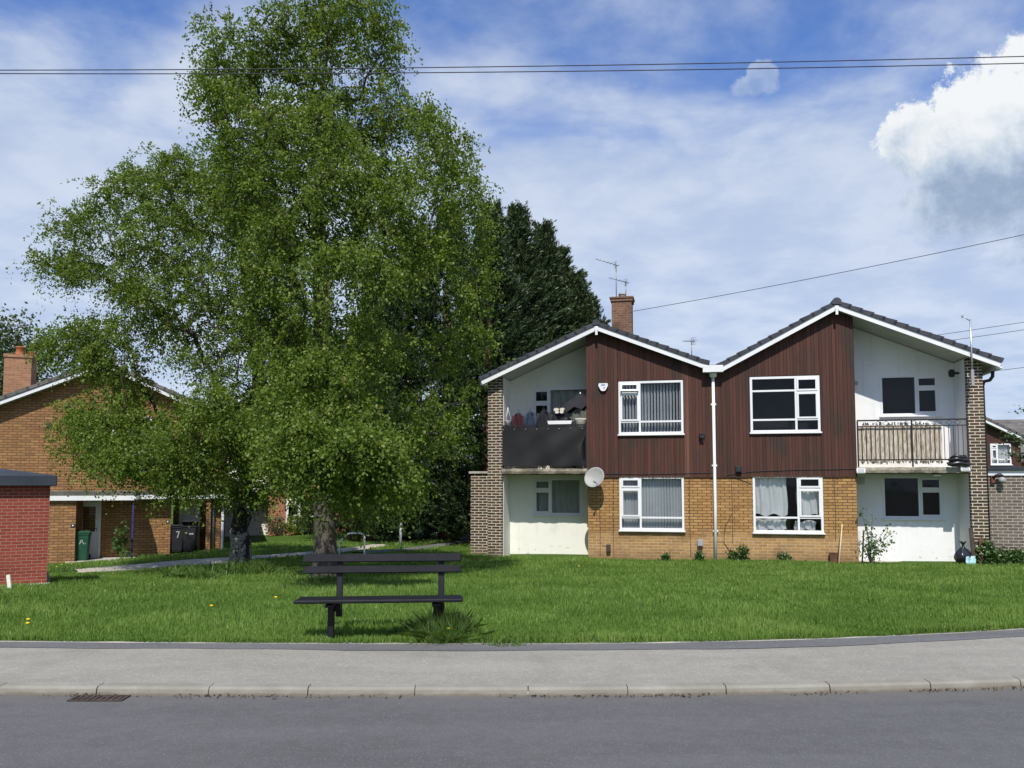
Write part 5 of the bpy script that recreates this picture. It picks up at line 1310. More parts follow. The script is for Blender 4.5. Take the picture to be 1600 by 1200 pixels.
def birch(name, label, base, Y, outline, trunk_line, bark, maxT, seed, leaf=0.056, gap_r=0.62, subs=8, twigs=5, per=12, n_limb=230, extra=(), gap=0.0, thin=None, airy=None):
    """limbs fan out to fill the crown, each carries side branches, each of those drooping leafy twigs"""
    rng = np.random.default_rng(seed); rk = random.Random(seed)
    poly = [(at(x, y, Y).x, at(x, y, Y).z) for x, y in outline]
    PX = np.array(poly); x0, z0 = PX.min(0); x1, z1 = PX.max(0)
    B = np.array([base.x, base.y, base.z])
    # limb tips, spaced apart through the crown's volume and out to its edge
    tips = []
    for _ in range(40):
        X = rng.uniform(x0, x1, 900); Z = rng.uniform(z0, z1, 900); ok, D = inside(poly, X, Z); ok &= D > 0.06
        X, Z, D = X[ok], Z[ok], D[ok]
        th = np.minimum(maxT, 0.25 + 1.45 * np.sqrt(D)); q = rng.uniform(-1, 1, len(X)); yy = Y + np.sign(q) * np.abs(q) ** 0.7 * th
        for p, d in zip(np.stack([X, yy, Z], 1), D):
            if mnoise.fractal(Vector(p) * 0.62 + Vector((seed, 0, 0)), 1.0, 2.0, 2) < gap and d > 0.2: continue   # gaps between boughs
            if airy and p[2] > airy and rk.random() < 0.30: continue
            if thin and p[0] > thin[0] and p[2] < thin[1] and rk.random() < thin[2]: continue
            g_ = gap_r * (0.60 if d < 0.45 else 1.0)
            if not tips or np.min(np.sum((np.array(tips) - p) ** 2, 1)) > g_ * g_: tips.append(p)
            if len(tips) >= n_limb: break
        if len(tips) >= n_limb: break
    for (px, py, rx, ry, dy_, nb) in extra:                  # low boughs held out towards the road
        c0 = at(px, py, Y + dy_); s_ = (Y + dy_) / F
        for _ in range(nb): 
            g_ = rng.normal(size=3); g_ = g_ / np.linalg.norm(g_) * rng.uniform(0, 1) ** 0.4 * np.array([rx, rx * 0.7, ry]) * s_
            tips.append(np.array([c0.x, c0.y, c0.z]) + g_)
    tips = np.array(tips)
    tl = trunk_line; root = thing(name, label, 'tree', base); lb = MB()
    tr = []
    for i in range(len(tl) - 1):
        for k in range(5): tr.append((tl[i][0].lerp(tl[i + 1][0], k / 5), tl[i][1] * (1 - k / 5) + tl[i + 1][1] * k / 5))
    tr = [q for q in tr if q[0].z > base.z + 1.5]
    SP, SD, SL = [], [], []                                   # side branches: start, direction, length
    NP = [q[0].copy() for q in tr]; PAR = [-1] * len(tr); NR = [q[1] for q in tr]; nt = len(tr); chains = []
    axis = lambda p: min((p - q[0]).length for q in tr)
    for tip in sorted(tips, key=lambda t: axis(Vector(t))):
        tg = Vector(tip); A_ = np.array(NP); dv = np.array(tip) - A_; dist = np.linalg.norm(dv, axis=1)
        cost = dist * (1 + 0.9 * np.clip(0.25 - dv[:, 2] / np.maximum(dist, 1e-6), 0, 1)) + np.where(np.arange(len(A_)) < nt, 0.35, 0)
        k0 = int(np.argmin(cost)); p = NP[k0]; L = (tg - p).length; N = max(3, min(7, int(L / 0.3))); pts = [p]; last = k0; ch_ = [k0]
        side = Vector((rk.uniform(-1, 1), rk.uniform(-1, 1), 0)) * 0.12 * L
        for i in range(1, N + 1):
            f = i / N; q = p.lerp(tg, f) + (Vector((0, 0, 1)) * 0.13 * L + side) * math.sin(math.pi * f) + Vector((rk.uniform(-1, 1), rk.uniform(-1, 1), rk.uniform(-1, 1))) * 0.04 * L * (i < N)
            pts.append(q); NP.append(q); PAR.append(last); NR.append(None); last = len(NP) - 1; ch_.append(last)
        chains.append(ch_); lo = max(0.1, 1 - 1.3 / max(L, 0.4))
        for _ in range(subs):
            f = rk.uniform(lo, 1.0) * N; i = min(N - 1, int(f)); q = pts[i].lerp(pts[i + 1], f - i); d = (pts[i + 1] - pts[i]).normalized()
            d2 = (d * 0.8 + Vector((rk.gauss(0, 1), rk.gauss(0, 1), rk.gauss(0, 0.7) + 0.1)) * 0.75).normalized()
            SP.append(q); SD.append(d2); SL.append(rk.uniform(0.25, 0.72) * (1.2 if f > N - 0.6 else 1))
    cnt = [1.0] * len(NP)
    for k in range(len(NP) - 1, nt - 1, -1):
        if PAR[k] >= nt: cnt[PAR[k]] += cnt[k]
    for ch_ in chains:
        rr_ = [0.0042 * math.sqrt(cnt[k]) + 0.002 for k in ch_[1:]]
        lb.tube([NP[k] - Vector(B) for k in ch_], [rr_[0]] + rr_, 5, cap=False)
    SP, SD, SL = np.array(SP), np.array(SD), np.array(SL)
    # twigs hang from the side branches
    n = len(SP); I = np.repeat(np.arange(n), twigs); f = rng.uniform(0.15, 1.0, len(I)); P0 = SP[I] + SD[I] * (SL[I] * f)[:, None]; P0[:, 2] -= 0.12 * (SL[I] * f) ** 2
    ok, D = inside(poly, P0[:, 0], P0[:, 2]); keep = ok | (D < rng.uniform(0.0, 0.22, len(D)))
    for (px, py, rx, ry, dy_, nb) in extra: keep |= (P0[:, 1] < Y + dy_ + 0.7 * rx * Y / F) & (P0[:, 2] < at(px, py, Y).z + ry * Y / F) & (P0[:, 2] > at(px, py, Y).z - ry * Y / F) & (np.abs(P0[:, 0] - at(px, py, Y).x) < rx * Y / F)
    P0, TD = P0[keep], unit(SD[I][keep] + rng.normal(size=(keep.sum(), 3)) * 0.45); m = len(P0)
    TL = rng.uniform(0.18, 0.60, m); droop = rng.uniform(0.25, 1.1, m)
    I = np.repeat(np.arange(m), per); t_ = rng.uniform(0.05, 1.0, len(I))
    P = P0[I] + TD[I] * (TL[I] * t_ * 0.8)[:, None]; P[:, 2] -= TL[I] * t_ ** 2 * droop[I]; P += rng.normal(size=P.shape) * 0.034
    al = TD[I] * (1 - t_)[:, None] + np.array([0, 0, -0.8]) * t_[:, None]
    tint = np.clip(0.44 + 0.17 * rng.normal(size=m)[I] + 0.19 * rng.normal(size=len(P)), 0, 1)
    cr = quads_mesh('crown', leaf_quads(P, np.full(len(P), leaf), rng, 0.74, 0.35, al) - B, tint, 'birch_leaf', root); cr['kind'] = 'stuff'
    # trunk
    pts = []; rad = []; b = MB()
    for i in range(len(tl) - 1):
        for k in range(5):
            q = k / 5; pts.append(tl[i][0].lerp(tl[i + 1][0], q)); rad.append(tl[i][1] * (1 - q) + tl[i + 1][1] * q)
    pts.append(tl[-1][0]); rad.append(tl[-1][1]); Vv = []; N = 20; burl = 0.34 if bark == 'birch_bark' else 0.10
    for i, p in enumerate(pts):
        for k in range(N):
            a = 2 * math.pi * k / N; d = Vector((math.cos(a), math.sin(a), 0))
            lump = 1 + burl * mnoise.noise(Vector((d.x * 1.3 + seed, d.y * 1.3, p.z * 2.3))) + 0.07 * mnoise.noise(Vector((d.x * 5, d.y * 5 + seed, p.z * 4)))
            flare = 1 + 0.45 * math.exp(-(p.z - base.z) / 0.22) * (0.6 + 0.4 * math.cos(3 * a + seed)) if p.z - base.z < 1.2 else 1
            Vv.append(p + d * rad[i] * lump * flare - Vector(B))
    b.add(Vv, [(i * N + k, i * N + (k + 1) % N, (i + 1) * N + (k + 1) % N, (i + 1) * N + k) for i in range(len(pts) - 1) for k in range(N)], 0, True)
    b.build('trunk', bark, root); lb.build('limb', 'twig_bark', root)
    print('birch', len(tips), m, len(P))
    return root

YA, YB = 20.0, 16.5
qb = ground(376, 889); YA = qb.y
tlA = [(qb + Vector((0, 0, -0.25)), 0.27), (qb + Vector((0.0, 0, 0.15)), 0.26), (at(377, 850, YA), 0.25), (at(370, 828, YA), 0.20), (at(379, 806, YA), 0.22), (at(372, 780, YA), 0.17), (at(388, 745, YA), 0.18), (at(400, 690, YA), 0.19), (at(405, 600, YA), 0.16), (at(395, 500, YA + .2), 0.13), (at(380, 400, YA + .2), 0.09), (at(350, 300, YA), 0.04)]
outA = [(275, 258), (300, 250), (335, 262), (390, 280), (430, 320), (470, 390), (475, 520), (465, 620), (455, 700), (440, 765), (405, 785), (372, 795), (345, 770), (300, 768), (262, 772), (235, 750), (190, 735), (140, 714), (112, 690), (116, 660), (165, 622), (205, 606), (165, 588), (112, 582), (84, 560), (88, 528), (125, 512), (190, 505), (240, 492), (215, 476), (175, 462), (140, 440), (105, 428), (62, 428), (58, 412), (88, 396), (96, 370), (112, 342), (142, 340), (165, 318), (185, 285), (215, 268), (240, 278)]
birch('birch_tree', 'birch with a gnarled black and white trunk and a wide crown leaning left', qb, YA, outA, tlA, 'birch_bark', 3.0, 3, gap_r=0.50, n_limb=390, gap=0.02, extra=[(245, 705, 95, 36, -2.6, 18), (175, 665, 55, 28, -1.6, 9), (335, 655, 70, 45, -3.0, 16), (300, 735, 60, 22, -2.6, 8), (445, 690, 45, 50, -1.0, 14), (388, 705, 42, 38, -1.4, 14)])
qc = ground(508, 905); YB = qc.y
tlB = [(qc + Vector((0, 0, -0.25)), 0.30), (qc + Vector((0, 0, 0.2)), 0.25), (at(509, 850, YB), 0.225), (at(507, 800, YB), 0.215), (at(506, 740, YB), 0.20), (at(505, 640, YB), 0.18), (at(502, 500, YB), 0.16), (at(500, 380, YB), 0.13), (at(497, 260, YB), 0.10), (at(497, 180, YB), 0.07), (at(510, 90, YB), 0.04), (at(515, 30, YB), 0.02)]
outB = [(480, 12), (500, 0), (545, 14), (560, 25), (600, 18), (628, 46), (600, 68), (612, 100), (626, 130), (616, 165), (596, 168), (610, 180), (640, 158), (665, 172), (692, 218), (734, 240), (744, 300), (762, 330), (768, 400), (758, 470), (765, 540), (752, 600), (728, 650), (705, 700), (672, 690), (655, 715), (662, 750), (640, 785), (600, 795), (560, 778), (520, 765), (478, 775), (440, 745), (425, 660), (430, 560), (395, 470), (372, 400), (365, 300), (345, 215), (322, 160), (328, 115), (345, 100), (330, 75), (352, 50), (400, 55), (432, 38)]
birch('birch_tree', 'tall birch with a straight grey trunk behind the bench and drooping branches', qc, YB, outB, tlB, 'grey_bark', 3.0, 8, gap_r=0.45, n_limb=470, gap=0.07, airy=at(500, 300, YB).z, thin=(at(575, 430, YB).x, at(600, 430, YB).z, 0.82), extra=[(545, 700, 85, 45, -3.4, 26), (605, 738, 45, 36, -3.0, 14), (475, 690, 45, 45, -3.2, 14), (505, 600, 70, 55, -2.8, 18), (535, 750, 45, 20, -2.6, 9), (560, 420, 80, 45, -2.4, 12)])

def conifer(px_tip, py_tip, Y, r_base, seed, lean=0.0, nsp=1500, x_off=0.0):
    rng = np.random.default_rng(seed); tip = at(px_tip, py_tip, Y); bx = tip.x + x_off; base = Vector((bx, Y, gz(bx, Y))); H_ = tip.z - base.z
    h = 1 - rng.uniform(0, 1, nsp) ** 1.25 * 0.985; a = rng.uniform(0, 2 * math.pi, nsp)
    prof = (r_base + 0.25) * (np.minimum(1, (1 - h) * 1.6 + 0.01)) ** 1.1 * (1 - 0.18 * np.exp(-h * 7))
    rr_ = prof * (0.62 + 0.45 * rng.uniform(0, 1, nsp) ** 0.7) * (1 + 0.26 * np.sin(a * 2 + h * 33 + seed) + 0.20 * np.sin(a * 5 + h * 47))
    C = np.stack([rr_ * np.cos(a) - x_off * h, rr_ * np.sin(a), h * H_], 1)
    out_ = np.stack([np.cos(a), np.sin(a), 0.30 + 1.1 * h ** 3], 1); out_ = unit(out_ + np.array([0.22, 0, 0]) + rng.normal(size=(nsp, 3)) * 0.22)
    per = 40; I = np.repeat(np.arange(nsp), per); L = (rng.uniform(0.45, 1.25, nsp) * (0.50 + 0.65 * (1 - h)))[I]; f = rng.uniform(0, 1, len(I))
    sidev = unit(np.cross(out_, np.array([0, 0, 1.0]))); sg = rng.uniform(-1, 1, len(I))
    P = C[I] + out_[I] * (L * f)[:, None] + sidev[I] * (sg * 0.20 * L * (1.05 - f))[:, None]; P[:, 2] += 0.18 * L * f ** 2; P[:, 0] += 0.12 * f * L * f
    P += rng.normal(size=P.shape) * 0.03
    al = out_[I] + sidev[I] * (sg * 0.9)[:, None] + np.array([0.1, 0, 0.25])
    V = leaf_quads(P, 0.19 * np.ones(len(P)), rng, 0.22, 0.15, al)
    root = thing('conifer_tree', None, 'tree', base, 0, 'row of conifers behind the flats')
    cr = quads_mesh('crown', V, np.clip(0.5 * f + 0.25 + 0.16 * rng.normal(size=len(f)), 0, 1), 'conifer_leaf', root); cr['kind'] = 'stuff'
    b = MB(); b.tube([(0, 0, -0.3), (0.02, 0, 0.4), (0, 0, H_ * 0.3), (-x_off * .7, 0, H_ * 0.7), (-x_off, 0, H_ * 0.97)], [0.34, 0.27, 0.2, 0.12, 0.02], 12); b.build('trunk', 'brown_bark', root)
    return root
cons = [(764, 338, 29.5, 1.6, 21, 'dark conifer mostly hidden behind the tall birch, first of the row'), (806, 340, 31.0, 1.6, 22, 'dark conifer with the highest tip clear of the birch'),
        (846, 366, 33.0, 1.7, 23, 'dark bushy conifer just right of the highest conifer tip'), (872, 402, 34.5, 1.5, 24, 'dark conifer midway down the sloping side of the row, left of the aerials'), (896, 440, 33.5, 1.3, 28, 'dark conifer whose tip stands just left of the chimney aerials'),
        (916, 476, 35.5, 1.2, 27, 'low dark conifer just below the chimney aerials'), (932, 515, 36.0, 1.0, 25, 'lowest dark conifer of the row, touching the chimney of the flats'), (700, 335, 31.0, 2.2, 26, 'dark conifer wholly behind the tall birch crown with its base in the undergrowth'),
        (640, 395, 31.5, 2.1, 29, 'dark conifer behind the tall birch above the pair of bare brown trunks'), (582, 455, 32.5, 1.8, 30, 'shortest dark conifer, behind the straight grey birch trunk')]
for (x, y, Y, r_, sd_, lab) in cons: conifer(x, y, Y, r_, sd_)['label'] = lab
# bare brown trunks under the conifers
for (px, py, h, r_, lab) in ((556, 846, 3.6, 0.22, 'brown trunk with stripped bark under the conifers, left of a pair'), (577, 845, 3.4, 0.27, 'thick reddish brown trunk under the conifers, right of a pair')):
    q = ground(px, py); o = thing('old_conifer', lab, 'tree', q, 0, 'bare conifer trunks'); b = MB()
    for k in range(3 if r_ > 0.25 else 2):
        a = k * 2.3 + px; b.tube([(0.07 * math.cos(a), 0.07 * math.sin(a), -0.2), (0.12 * math.cos(a), 0.12 * math.sin(a), h * 0.5), (0.25 * math.cos(a), 0.25 * math.sin(a), h)], [r_ * 0.75, r_ * 0.5, r_ * 0.3], 11)
    b.build('trunk', 'brown_bark', o)
    rng = np.random.default_rng(px); C = rng.normal(size=(420, 3)) * np.array([0.75, 0.7, 0.8]) + np.array([0.1, 0, h + 0.5]); I = np.repeat(np.arange(420), 14)
    P = C[I] + rng.normal(size=(len(I), 3)) * 0.12; cr = quads_mesh('crown', leaf_quads(P, np.full(len(P), 0.17), rng, 0.36, 0.3), rng.uniform(0, .9, len(P)), 'conifer_leaf', o); cr['kind'] = 'stuff'

def blob_plant(name, label, cat, q, sx, sy, sz, n, per, size, mat, seed, group=None, stems=5, wide=0.6, spread=0.09, cone=0.0, lift=0.5):
    rng = np.random.default_rng(seed); o = thing(name, label, cat, q, 0, group)
    C = unit(rng.normal(size=(n, 3))) * (rng.uniform(0, 1, (n, 1)) ** 0.40); C *= 1 + 0.28 * np.array([mnoise.noise(Vector(c * 2.2) + Vector((seed, 0, 0))) for c in C])[:, None]
    C = C * np.array([sx, sy, sz]) + np.array([0, 0, sz * lift * 2])
    C[:, :2] *= (1 - cone * np.clip(C[:, 2:3] / (2 * sz), 0, 1)); C[:, 2] = np.maximum(C[:, 2], 0.03)
    I = np.repeat(np.arange(n), per); P = C[I] + rng.normal(size=(len(I), 3)) * spread
    P[:, 2] = np.maximum(P[:, 2], 0.01)
    f = quads_mesh('foliage', leaf_quads(P, np.full(len(P), size), rng, wide, 0.5), np.clip(0.5 + 0.2 * rng.normal(size=n)[I] + 0.13 * rng.normal(size=len(P)), 0, 1), mat, o); f['kind'] = 'stuff'
    b = MB(); rk = random.Random(seed)
    for k in range(stems):
        t_ = C[rng.integers(n)]; b.tube([(rk.uniform(-.06, .06) * sx, rk.uniform(-.06, .06), -0.05), (t_[0] * .4, t_[1] * .4, t_[2] * .6), tuple(t_)], [0.018, 0.012, 0.005], 6, cap=False)
    b.build('stem', 'twig_bark', o); return o
# undergrowth and bushes
for i, (px, py, sx, sz, n) in enumerate(((612, 850, 0.9, 1.0, 420), (660, 846, 1.2, 1.3, 700), (705, 846, 1.1, 1.5, 700), (745, 846, 0.8, 1.6, 450))):
    q = ground(px, py); q.y += 1.2; q.z = gz(q.x, q.y)
    blob_plant('evergreen_bush', ('sparse dark bush beside the brown conifer trunks', 'dark glossy bush behind the thin grey post', 'dark bush filling the gap under the conifers', 'tall dark bush against the low brick store')[i], 'bush', q, sx, 0.9, sz, n, 14, 0.10, 'conifer_leaf' if i in (0,) else 'shrub_leaf', 40 + i, 'dark undergrowth bushes', wide=0.5, spread=0.13)
q = MH.world(*[MH.on(470, 832, -0.9)[0], -0.9, 0]); q.z = gz(q.x, q.y); blob_plant('golden_bush', 'rounded yellow green bush below the window of the middle house', 'bush', q, 0.62, 0.6, 0.40, 420, 12, 0.08, 'golden_leaf', 50)
q = MH.world(*[MH.on(434, 836, -0.6)[0], -0.6, 0]); q.z = gz(q.x, q.y); blob_plant('grey_shrub', 'twiggy greyish shrub at the corner of the white recess', 'shrub', q, 0.55, 0.4, 0.42, 130, 10, 0.07, 'grey_leaf', 51, stems=16)
q = FL.world(3.95, -0.10, 0); q.z = gz(q.x, q.y)
o = blob_plant('climbing_shrub', 'leafy shrub climbing the corner between buff brick and the right recess', 'shrub', q, 0.26, 0.12, 0.42, 34, 7, 0.08, 'shrub_leaf', 52, stems=7, cone=0.4)
b = MB(); rng = np.random.default_rng(9); PP = []
for k, (dx_, dz_) in enumerate(((-0.28, 1.45), (0.05, 1.25), (0.48, 1.0), (0.62, 0.85), (0.40, 0.45), (-0.12, 1.05), (0.55, 0.6))):
    pts = [(0, 0, 0), (dx_ * 0.25, -0.02, dz_ * 0.5), (dx_ * 0.7, -0.05, dz_ * 0.85), (dx_, -0.08, dz_)]; b.tube(pts, [0.012, 0.009, 0.006, 0.004], 5, cap=False)
    for j in range(26):
        f = rng.uniform(0.2, 1.02) * 3; i = min(2, int(f)); PP.append(np.array(pts[i]) * (1 - f + i) + np.array(pts[i + 1]) * (f - i) + rng.normal(size=3) * 0.05)
b.build('runner', 'stem_green', o); PP = np.array(PP); f = quads_mesh('runner_leaves', leaf_quads(PP, np.full(len(PP), 0.085), rng, 0.65, 0.4), rng.uniform(0.2, 1, len(PP)), 'shrub_leaf', o); f['kind'] = 'stuff'
for i, (px, sx, sz, lab) in enumerate(((1160, 0.15, 0.20, 'weed with broad leaves at the foot of the brick wall right of the downpipe'), (1146, 0.12, 0.12, 'small low weed next to the larger weed by the downpipe'), (1226, 0.11, 0.09, 'greyish low weed under the curtained window'), (1093, 0.06, 0.10, 'small weed below the grey meter box'), (1040, 0.07, 0.07, 'low weed under the blinds window, left of the meter box'))):
    p = gpt(px, -0.12); blob_plant('weed', lab, 'weed', p, sx, 0.12, sz, 40, 7, 0.07, 'shrub_leaf', 60 + i, 'weeds along the brick wall', stems=4, spread=0.05)
p = gpt(1226, -0.06); p.z += 0.42
for i, (px, sx, sz, lab) in enumerate(((1540, 0.30, 0.30, 'clump of nettles at the foot of the dark right pier'), (1562, 0.5, 0.16, 'low nettles along the left part of the grey garage wall'), (1590, 0.55, 0.18, 'low nettles along the grey garage wall at the right edge'))):
    p = gpt(px, -0.05 if i == 0 else 0.2); blob_plant('nettle', lab, 'nettles', p, sx, 0.22, sz, 150, 8, 0.085, 'shrub_leaf', 70 + i, 'nettles by the garage', stems=8, spread=0.06, cone=0.3)
pL = LH.world(LH.on(190, 870, -1.5)[0], -1.5, 0); pL.z = gz(pL.x, pL.y)
o = thing('sapling', 'leafy sapling with big pale leaves beside the blue porch post', 'sapling', pL); rng = np.random.default_rng(77); PP = []; b = MB()
for (dx_, dz_) in ((-0.28, 0.72), (-0.15, 0.95), (0.05, 1.22), (0.15, 1.05), (0.0, 0.7), (0.30, 0.30), (-0.2, 0.45)):
    pts = [(0, 0, 0), (dx_ * .4, 0, dz_ * .6), (dx_, -0.05, dz_)]; b.tube(pts, [0.014, 0.009, 0.004], 5, cap=False)
    for j in range(24):
        f = rng.uniform(0.9, 2.02); i = min(1, int(f)); PP.append(np.array(pts[i]) * (1 - f + i) + np.array(pts[i + 1]) * (f - i) + rng.normal(size=3) * 0.085)
b.build('stem', 'stem_green', o); PP = np.array(PP); f = quads_mesh('foliage', leaf_quads(PP, np.full(len(PP), 0.13), rng, 0.75, 0.4), rng.uniform(0.3, 1, len(PP)), 'shrub_leaf', o); f['kind'] = 'stuff'
# far trees
def far_tree(px, py, Y, top_py, sx, n, seed, label, mat='far_leaf'):
    q = at(px, py, Y); base = Vector((q.x, Y, gz(q.x, Y))); top = at(px, top_py, Y).z; H_ = top - base.z
    rng = np.random.default_rng(seed); o = thing('leafy_tree', label, 'tree', base)
    C = unit(rng.normal(size=(n, 3))) * rng.uniform(0, 1, (n, 1)) ** 0.45
    C *= 1 + 0.45 * np.array([mnoise.noise(Vector(c * 1.9) + Vector((seed, 3, 0))) for c in C])[:, None]
    C = C * np.array([sx, sx, H_ * 0.34]) + np.array([0, 0, H_ * 0.66]); I = np.repeat(np.arange(n), 16); P = C[I] + rng.normal(size=(len(I), 3)) * 0.28
    cr = quads_mesh('crown', leaf_quads(P, np.full(len(P), 0.20), rng, 0.6, 0.4), np.clip(0.5 + 0.25 * rng.normal(size=n)[I] + 0.12 * rng.normal(size=len(P)), 0, 1), mat, o); cr['kind'] = 'stuff'
    b = MB(); b.tube([(0, 0, -0.3), (0.1, 0, H_ * 0.35), (0, 0, H_ * 0.8)], [0.3, 0.22, 0.05], 10); rk = random.Random(seed)
    for k in range(14):
        t_ = C[rng.integers(n)]; b.tube([(0.05, 0, H_ * rk.uniform(0.3, 0.6)), tuple(t_ * np.array([.5, .5, 1]) - np.array([0, 0, .3])), tuple(t_)], [0.09, 0.05, 0.015], 6, cap=False)
    b.build('trunk', 'twig_bark', o)
far_tree(8, 760, 44, 487, 2.1, 620, 31, 'leafy tree behind the chimney of the left house')
far_tree(-90, 760, 46, 520, 2.6, 500, 32, 'leafy tree at the far left edge beyond the left house')
q = FL.world(10.0, -0.9, 0); q.z = gz(q.x, q.y)
# branches of a tree just beyond the right edge
o = thing('leafy_tree', 'dark leafy branches reaching in at the right edge in front of the far gable', 'tree', (at(1650, 760, 24).x, 24.0, gz(at(1650, 760, 24).x, 24.0)))
rng = np.random.default_rng(91); b = MB(); bx = o.location; PP = []
b.tube([(0, 0, -0.3), (0.05, 0, 1.5), (0, 0, 3.6)], [0.14, 0.10, 0.03], 10)
tg = [at(1566, 690, 24) - bx, at(1572, 708, 24) - bx, at(1590, 640, 24) - bx, at(1580, 715, 24) - bx, at(1600, 690, 24) - bx, at(1595, 712, 24) - bx, at(1620, 650, 24) - bx, at(1660, 640, 24) - bx, at(1690, 680, 24) - bx, at(1640, 610, 24) - bx, at(1560, 684, 24) - bx]
for k, t_ in enumerate(tg):
    p0 = Vector((0.02, 0, t_.z - 0.35)); mid_ = p0.lerp(t_, 0.5) + Vector((0, rng.uniform(-.3, .3), 0.18)); b.tube([p0, mid_, t_], [0.035, 0.018, 0.006], 6, cap=False)
    for j in range(60 if k in (3, 5, 4) else 34):
        f = rng.uniform(0.45, 1.03); q = p0.lerp(mid_, f * 2) if f < 0.5 else mid_.lerp(t_, f * 2 - 1); PP.append(np.array(q) + rng.normal(size=3) * 0.10)
b.build('trunk', 'twig_bark', o); PP = np.array(PP); cr = quads_mesh('crown', leaf_quads(PP, np.full(len(PP), 0.10), rng, 0.65, 0.4), rng.uniform(0, 0.7, len(PP)), 'shrub_leaf', o); cr['kind'] = 'stuff'

# ---------------------------------------------------------------- grass
def blades(name, X, Y, h, wdt, rng, mat, parent=None, origin=None, lean=0.35, tint=None, zoff=None):
    n = len(X); z = lawn_z(X, Y) - 0.01 if zoff is None else zoff
    a = rng.uniform(0, 2 * math.pi, n); d = np.stack([np.cos(a), np.sin(a), np.zeros(n)], 1); la = rng.uniform(0, 2 * math.pi, n); ln = np.abs(rng.normal(0, lean, n)) * h
    base = np.stack([X, Y, z], 1); tip = base + np.stack([np.cos(la) * ln, np.sin(la) * ln, h * np.sqrt(np.maximum(0.25, 1 - (ln / h) ** 2 * 0.5))], 1)
    mid_ = base * 0.45 + tip * 0.55; mid_[:, 2] += 0.12 * h
    w2 = (wdt * 0.5)[:, None]
    V = np.stack([base - d * w2, base + d * w2, mid_ + d * w2 * 0.75, tip, mid_ - d * w2 * 0.75], axis=1).reshape(-1, 3)
    if origin is not None: V = V - np.array(origin)
    return quads_mesh(name, V, np.clip(0.45 + 0.2 * rng.normal(size=n) if tint is None else tint, 0, 1), mat, parent, 5)

def blocked(X, Y):
    k = np.zeros(len(X), bool)
    for D, hw in PATHS:
        P = np.array([(p.x, p.y) for p in D])
        for i in range(0, len(P), 1): k |= np.hypot(X - P[i, 0], Y - P[i, 1]) < hw
    def infr(fr, u0, u1, w0, w1):
        dx_, dy_ = X - fr.o.x, Y - fr.o.y; u = dx_ * fr.u.x + dy_ * fr.u.y; w_ = dx_ * fr.n.x + dy_ * fr.n.y; return (u > u0) & (u < u1) & (w_ > w0) & (w_ < w1)
    k |= infr(FL, -6.5, 6.9, 0.0, 9) | infr(FL, -7.15, 13, 0.5, 6) | infr(LH, -3, 4.7, -0.02, 9) | infr(LH, -2, pu + .1, -1.3, 0) | infr(SHF, -2.5, 0.06, -0.1, 2.4) | infr(MH, -3, 4, 0, 8)
    return k
rng = np.random.default_rng(5); GX, GY = [], []; total = 390000
while total > 0:
    n = 200000; v = rng.uniform(0, 1, n)
    t_ = 22.0 * v ** 1.55                       # denser close to the footpath
    X = rng.uniform(-1, 1, n) * (8.2 + 0.84 * t_); Y = edge_y(X) + 0.035 + t_
    k = ~blocked(X, Y) & (Y < 31); X, Y = X[k][:total], Y[k][:total]; GX.append(X); GY.append(Y); total -= len(X)
X, Y = np.concatenate(GX), np.concatenate(GY); dist = Y / 9.0
pn = np.array([mnoise.fractal(Vector((x * 0.9, y * 0.9, 0.0)), 1.0, 2.0, 3) for x, y in zip(X, Y)])
hh = (0.055 + 0.040 * np.clip(pn, -0.8, 1.2)) * rng.uniform(0.6, 1.45, len(X)) * (1 + 0.10 * (dist - 1))
ed = np.exp(-(Y - edge_y(X)) / 0.25); hh *= 1 + 0.15 * ed
g = blades('grass', X, Y, hh, 0.0075 * (0.55 + 0.65 * dist) * rng.uniform(0.7, 1.3, len(X)), rng, 'grass_blade', tint=0.42 + 0.16 * rng.normal(size=len(X)) + 0.30 * pn)
tag(g, 'short rough green grass covering the lawn between footpath and houses', 'grass', kind='stuff')
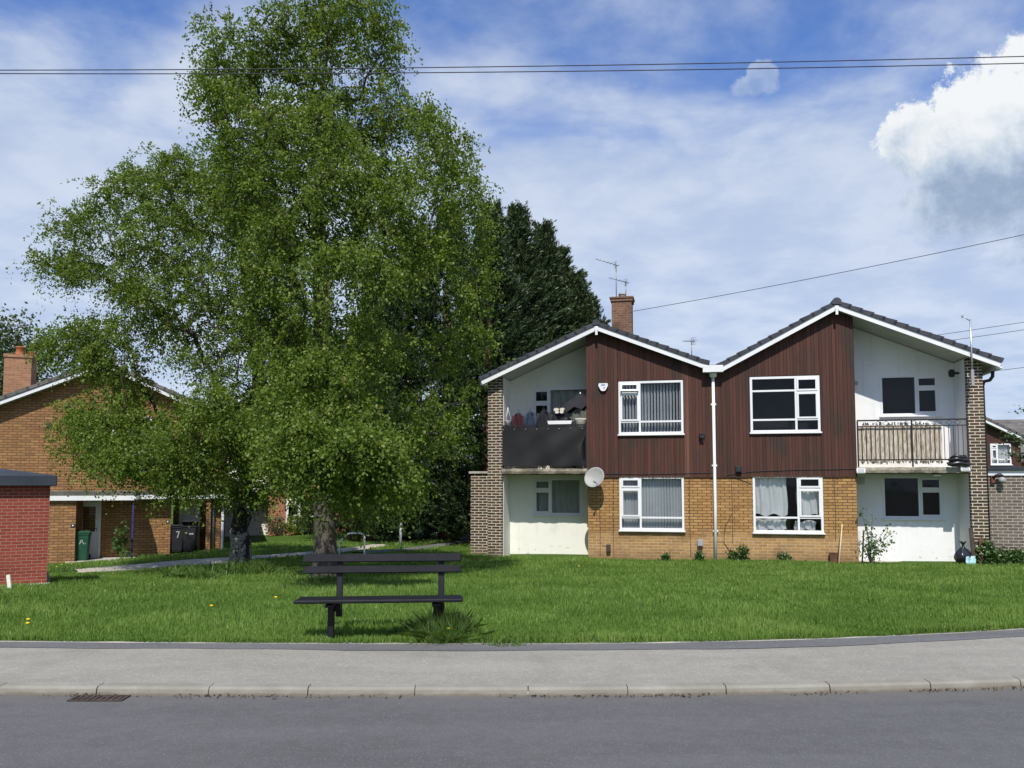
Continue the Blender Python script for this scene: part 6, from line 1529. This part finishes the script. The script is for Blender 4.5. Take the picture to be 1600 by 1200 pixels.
def tuft(px, py, rad, n, h, label, name='grass_tuft', cat='grass tuft', mat='tuft_blade', w_=0.008, seed=1, group='long grass tufts', ry=None):
    q = ground(px, py); rng = np.random.default_rng(seed); o = thing(name, label, cat, q, 0, group); r_ = np.sqrt(rng.uniform(0, 1, n)) * rad; a = rng.uniform(0, 6.283, n)
    X = q.x + r_ * np.cos(a); Y = q.y + r_ * np.sin(a) * (1 if ry is None else ry / rad); hh = h * rng.uniform(0.5, 1.15, n) * (1 - 0.4 * (r_ / rad) ** 2)
    X = X + 0.35 * rad * mnoise.noise(Vector((px, py, 0.3)));  hh = hh * rng.uniform(0.55, 1.0, n)
    f = blades('blade', X, Y, hh, np.full(n, w_) * rng.uniform(0.6, 1.3, n), rng, mat, o, tuple(q), 0.75); f['kind'] = 'stuff'
tuft(694, 996, 0.32, 2700, 0.41, 'dense dark tuft of long grass under the right end of the bench', seed=1, w_=0.006)
tuft(650, 992, 0.28, 700, 0.20, 'looser tuft of long grass left of the dense one under the bench', seed=2)
tuft(512, 992, 0.12, 150, 0.12, 'small grass tuft at the foot of the left bench leg', seed=3)
tuft(790, 1000, 0.32, 480, 0.13, 'low grass tuft on the verge right of the bench', seed=4)
tuft(375, 897, 0.85, 1900, 0.42, 'long rough grass round the foot of the gnarled birch trunk', seed=5, w_=0.016, ry=0.5)
tuft(300, 905, 0.55, 700, 0.40, 'clump of long pale iris leaves left of the gnarled birch trunk', seed=6, w_=0.022, ry=0.35)
tuft(500, 909, 0.55, 700, 0.22, 'rough grass round the foot of the straight grey trunk', seed=7, w_=0.014, ry=0.4)
tuft(110, 892, 0.7, 600, 0.20, 'long grass between the red shed and the porch', seed=8, w_=0.016, ry=0.5)
# dandelions
first = None
spots = [(42, 992), (97, 889), (104, 886), (112, 888), (88, 893), (650, 851), (600, 858), (615, 862), (45, 985), (330, 962), (700, 1001), (430, 948), (905, 893), (560, 880)]
for i, (px, py) in enumerate(spots):
    q = ground(px, py)
    if first is None:
        first = thing('dandelion', 'yellow dandelion flower standing in the lawn', 'flower', q, 0, 'dandelions in the lawn')
        b = MB(); b.tube([(0, 0, -0.02), (0.01, 0, 0.06), (0.0, 0.01, 0.115)], 0.003, 5); b.build('stem', 'stem_green', first)
        b = MB(); b.lathe([(0.002, 0.11), (0.014, 0.114), (0.022, 0.123), (0.016, 0.130), (0.001, 0.133)], (0, 0.01, 0), 10); b.build('flower_head', 'dandelion_yellow', first)
        o = first
    else:
        o = first.copy(); COL.objects.link(o); o.location = q
        for ch in list(first.children):
            c = ch.copy(); COL.objects.link(c); c.parent = o
    o.rotation_euler = (0, 0, i * 1.1)
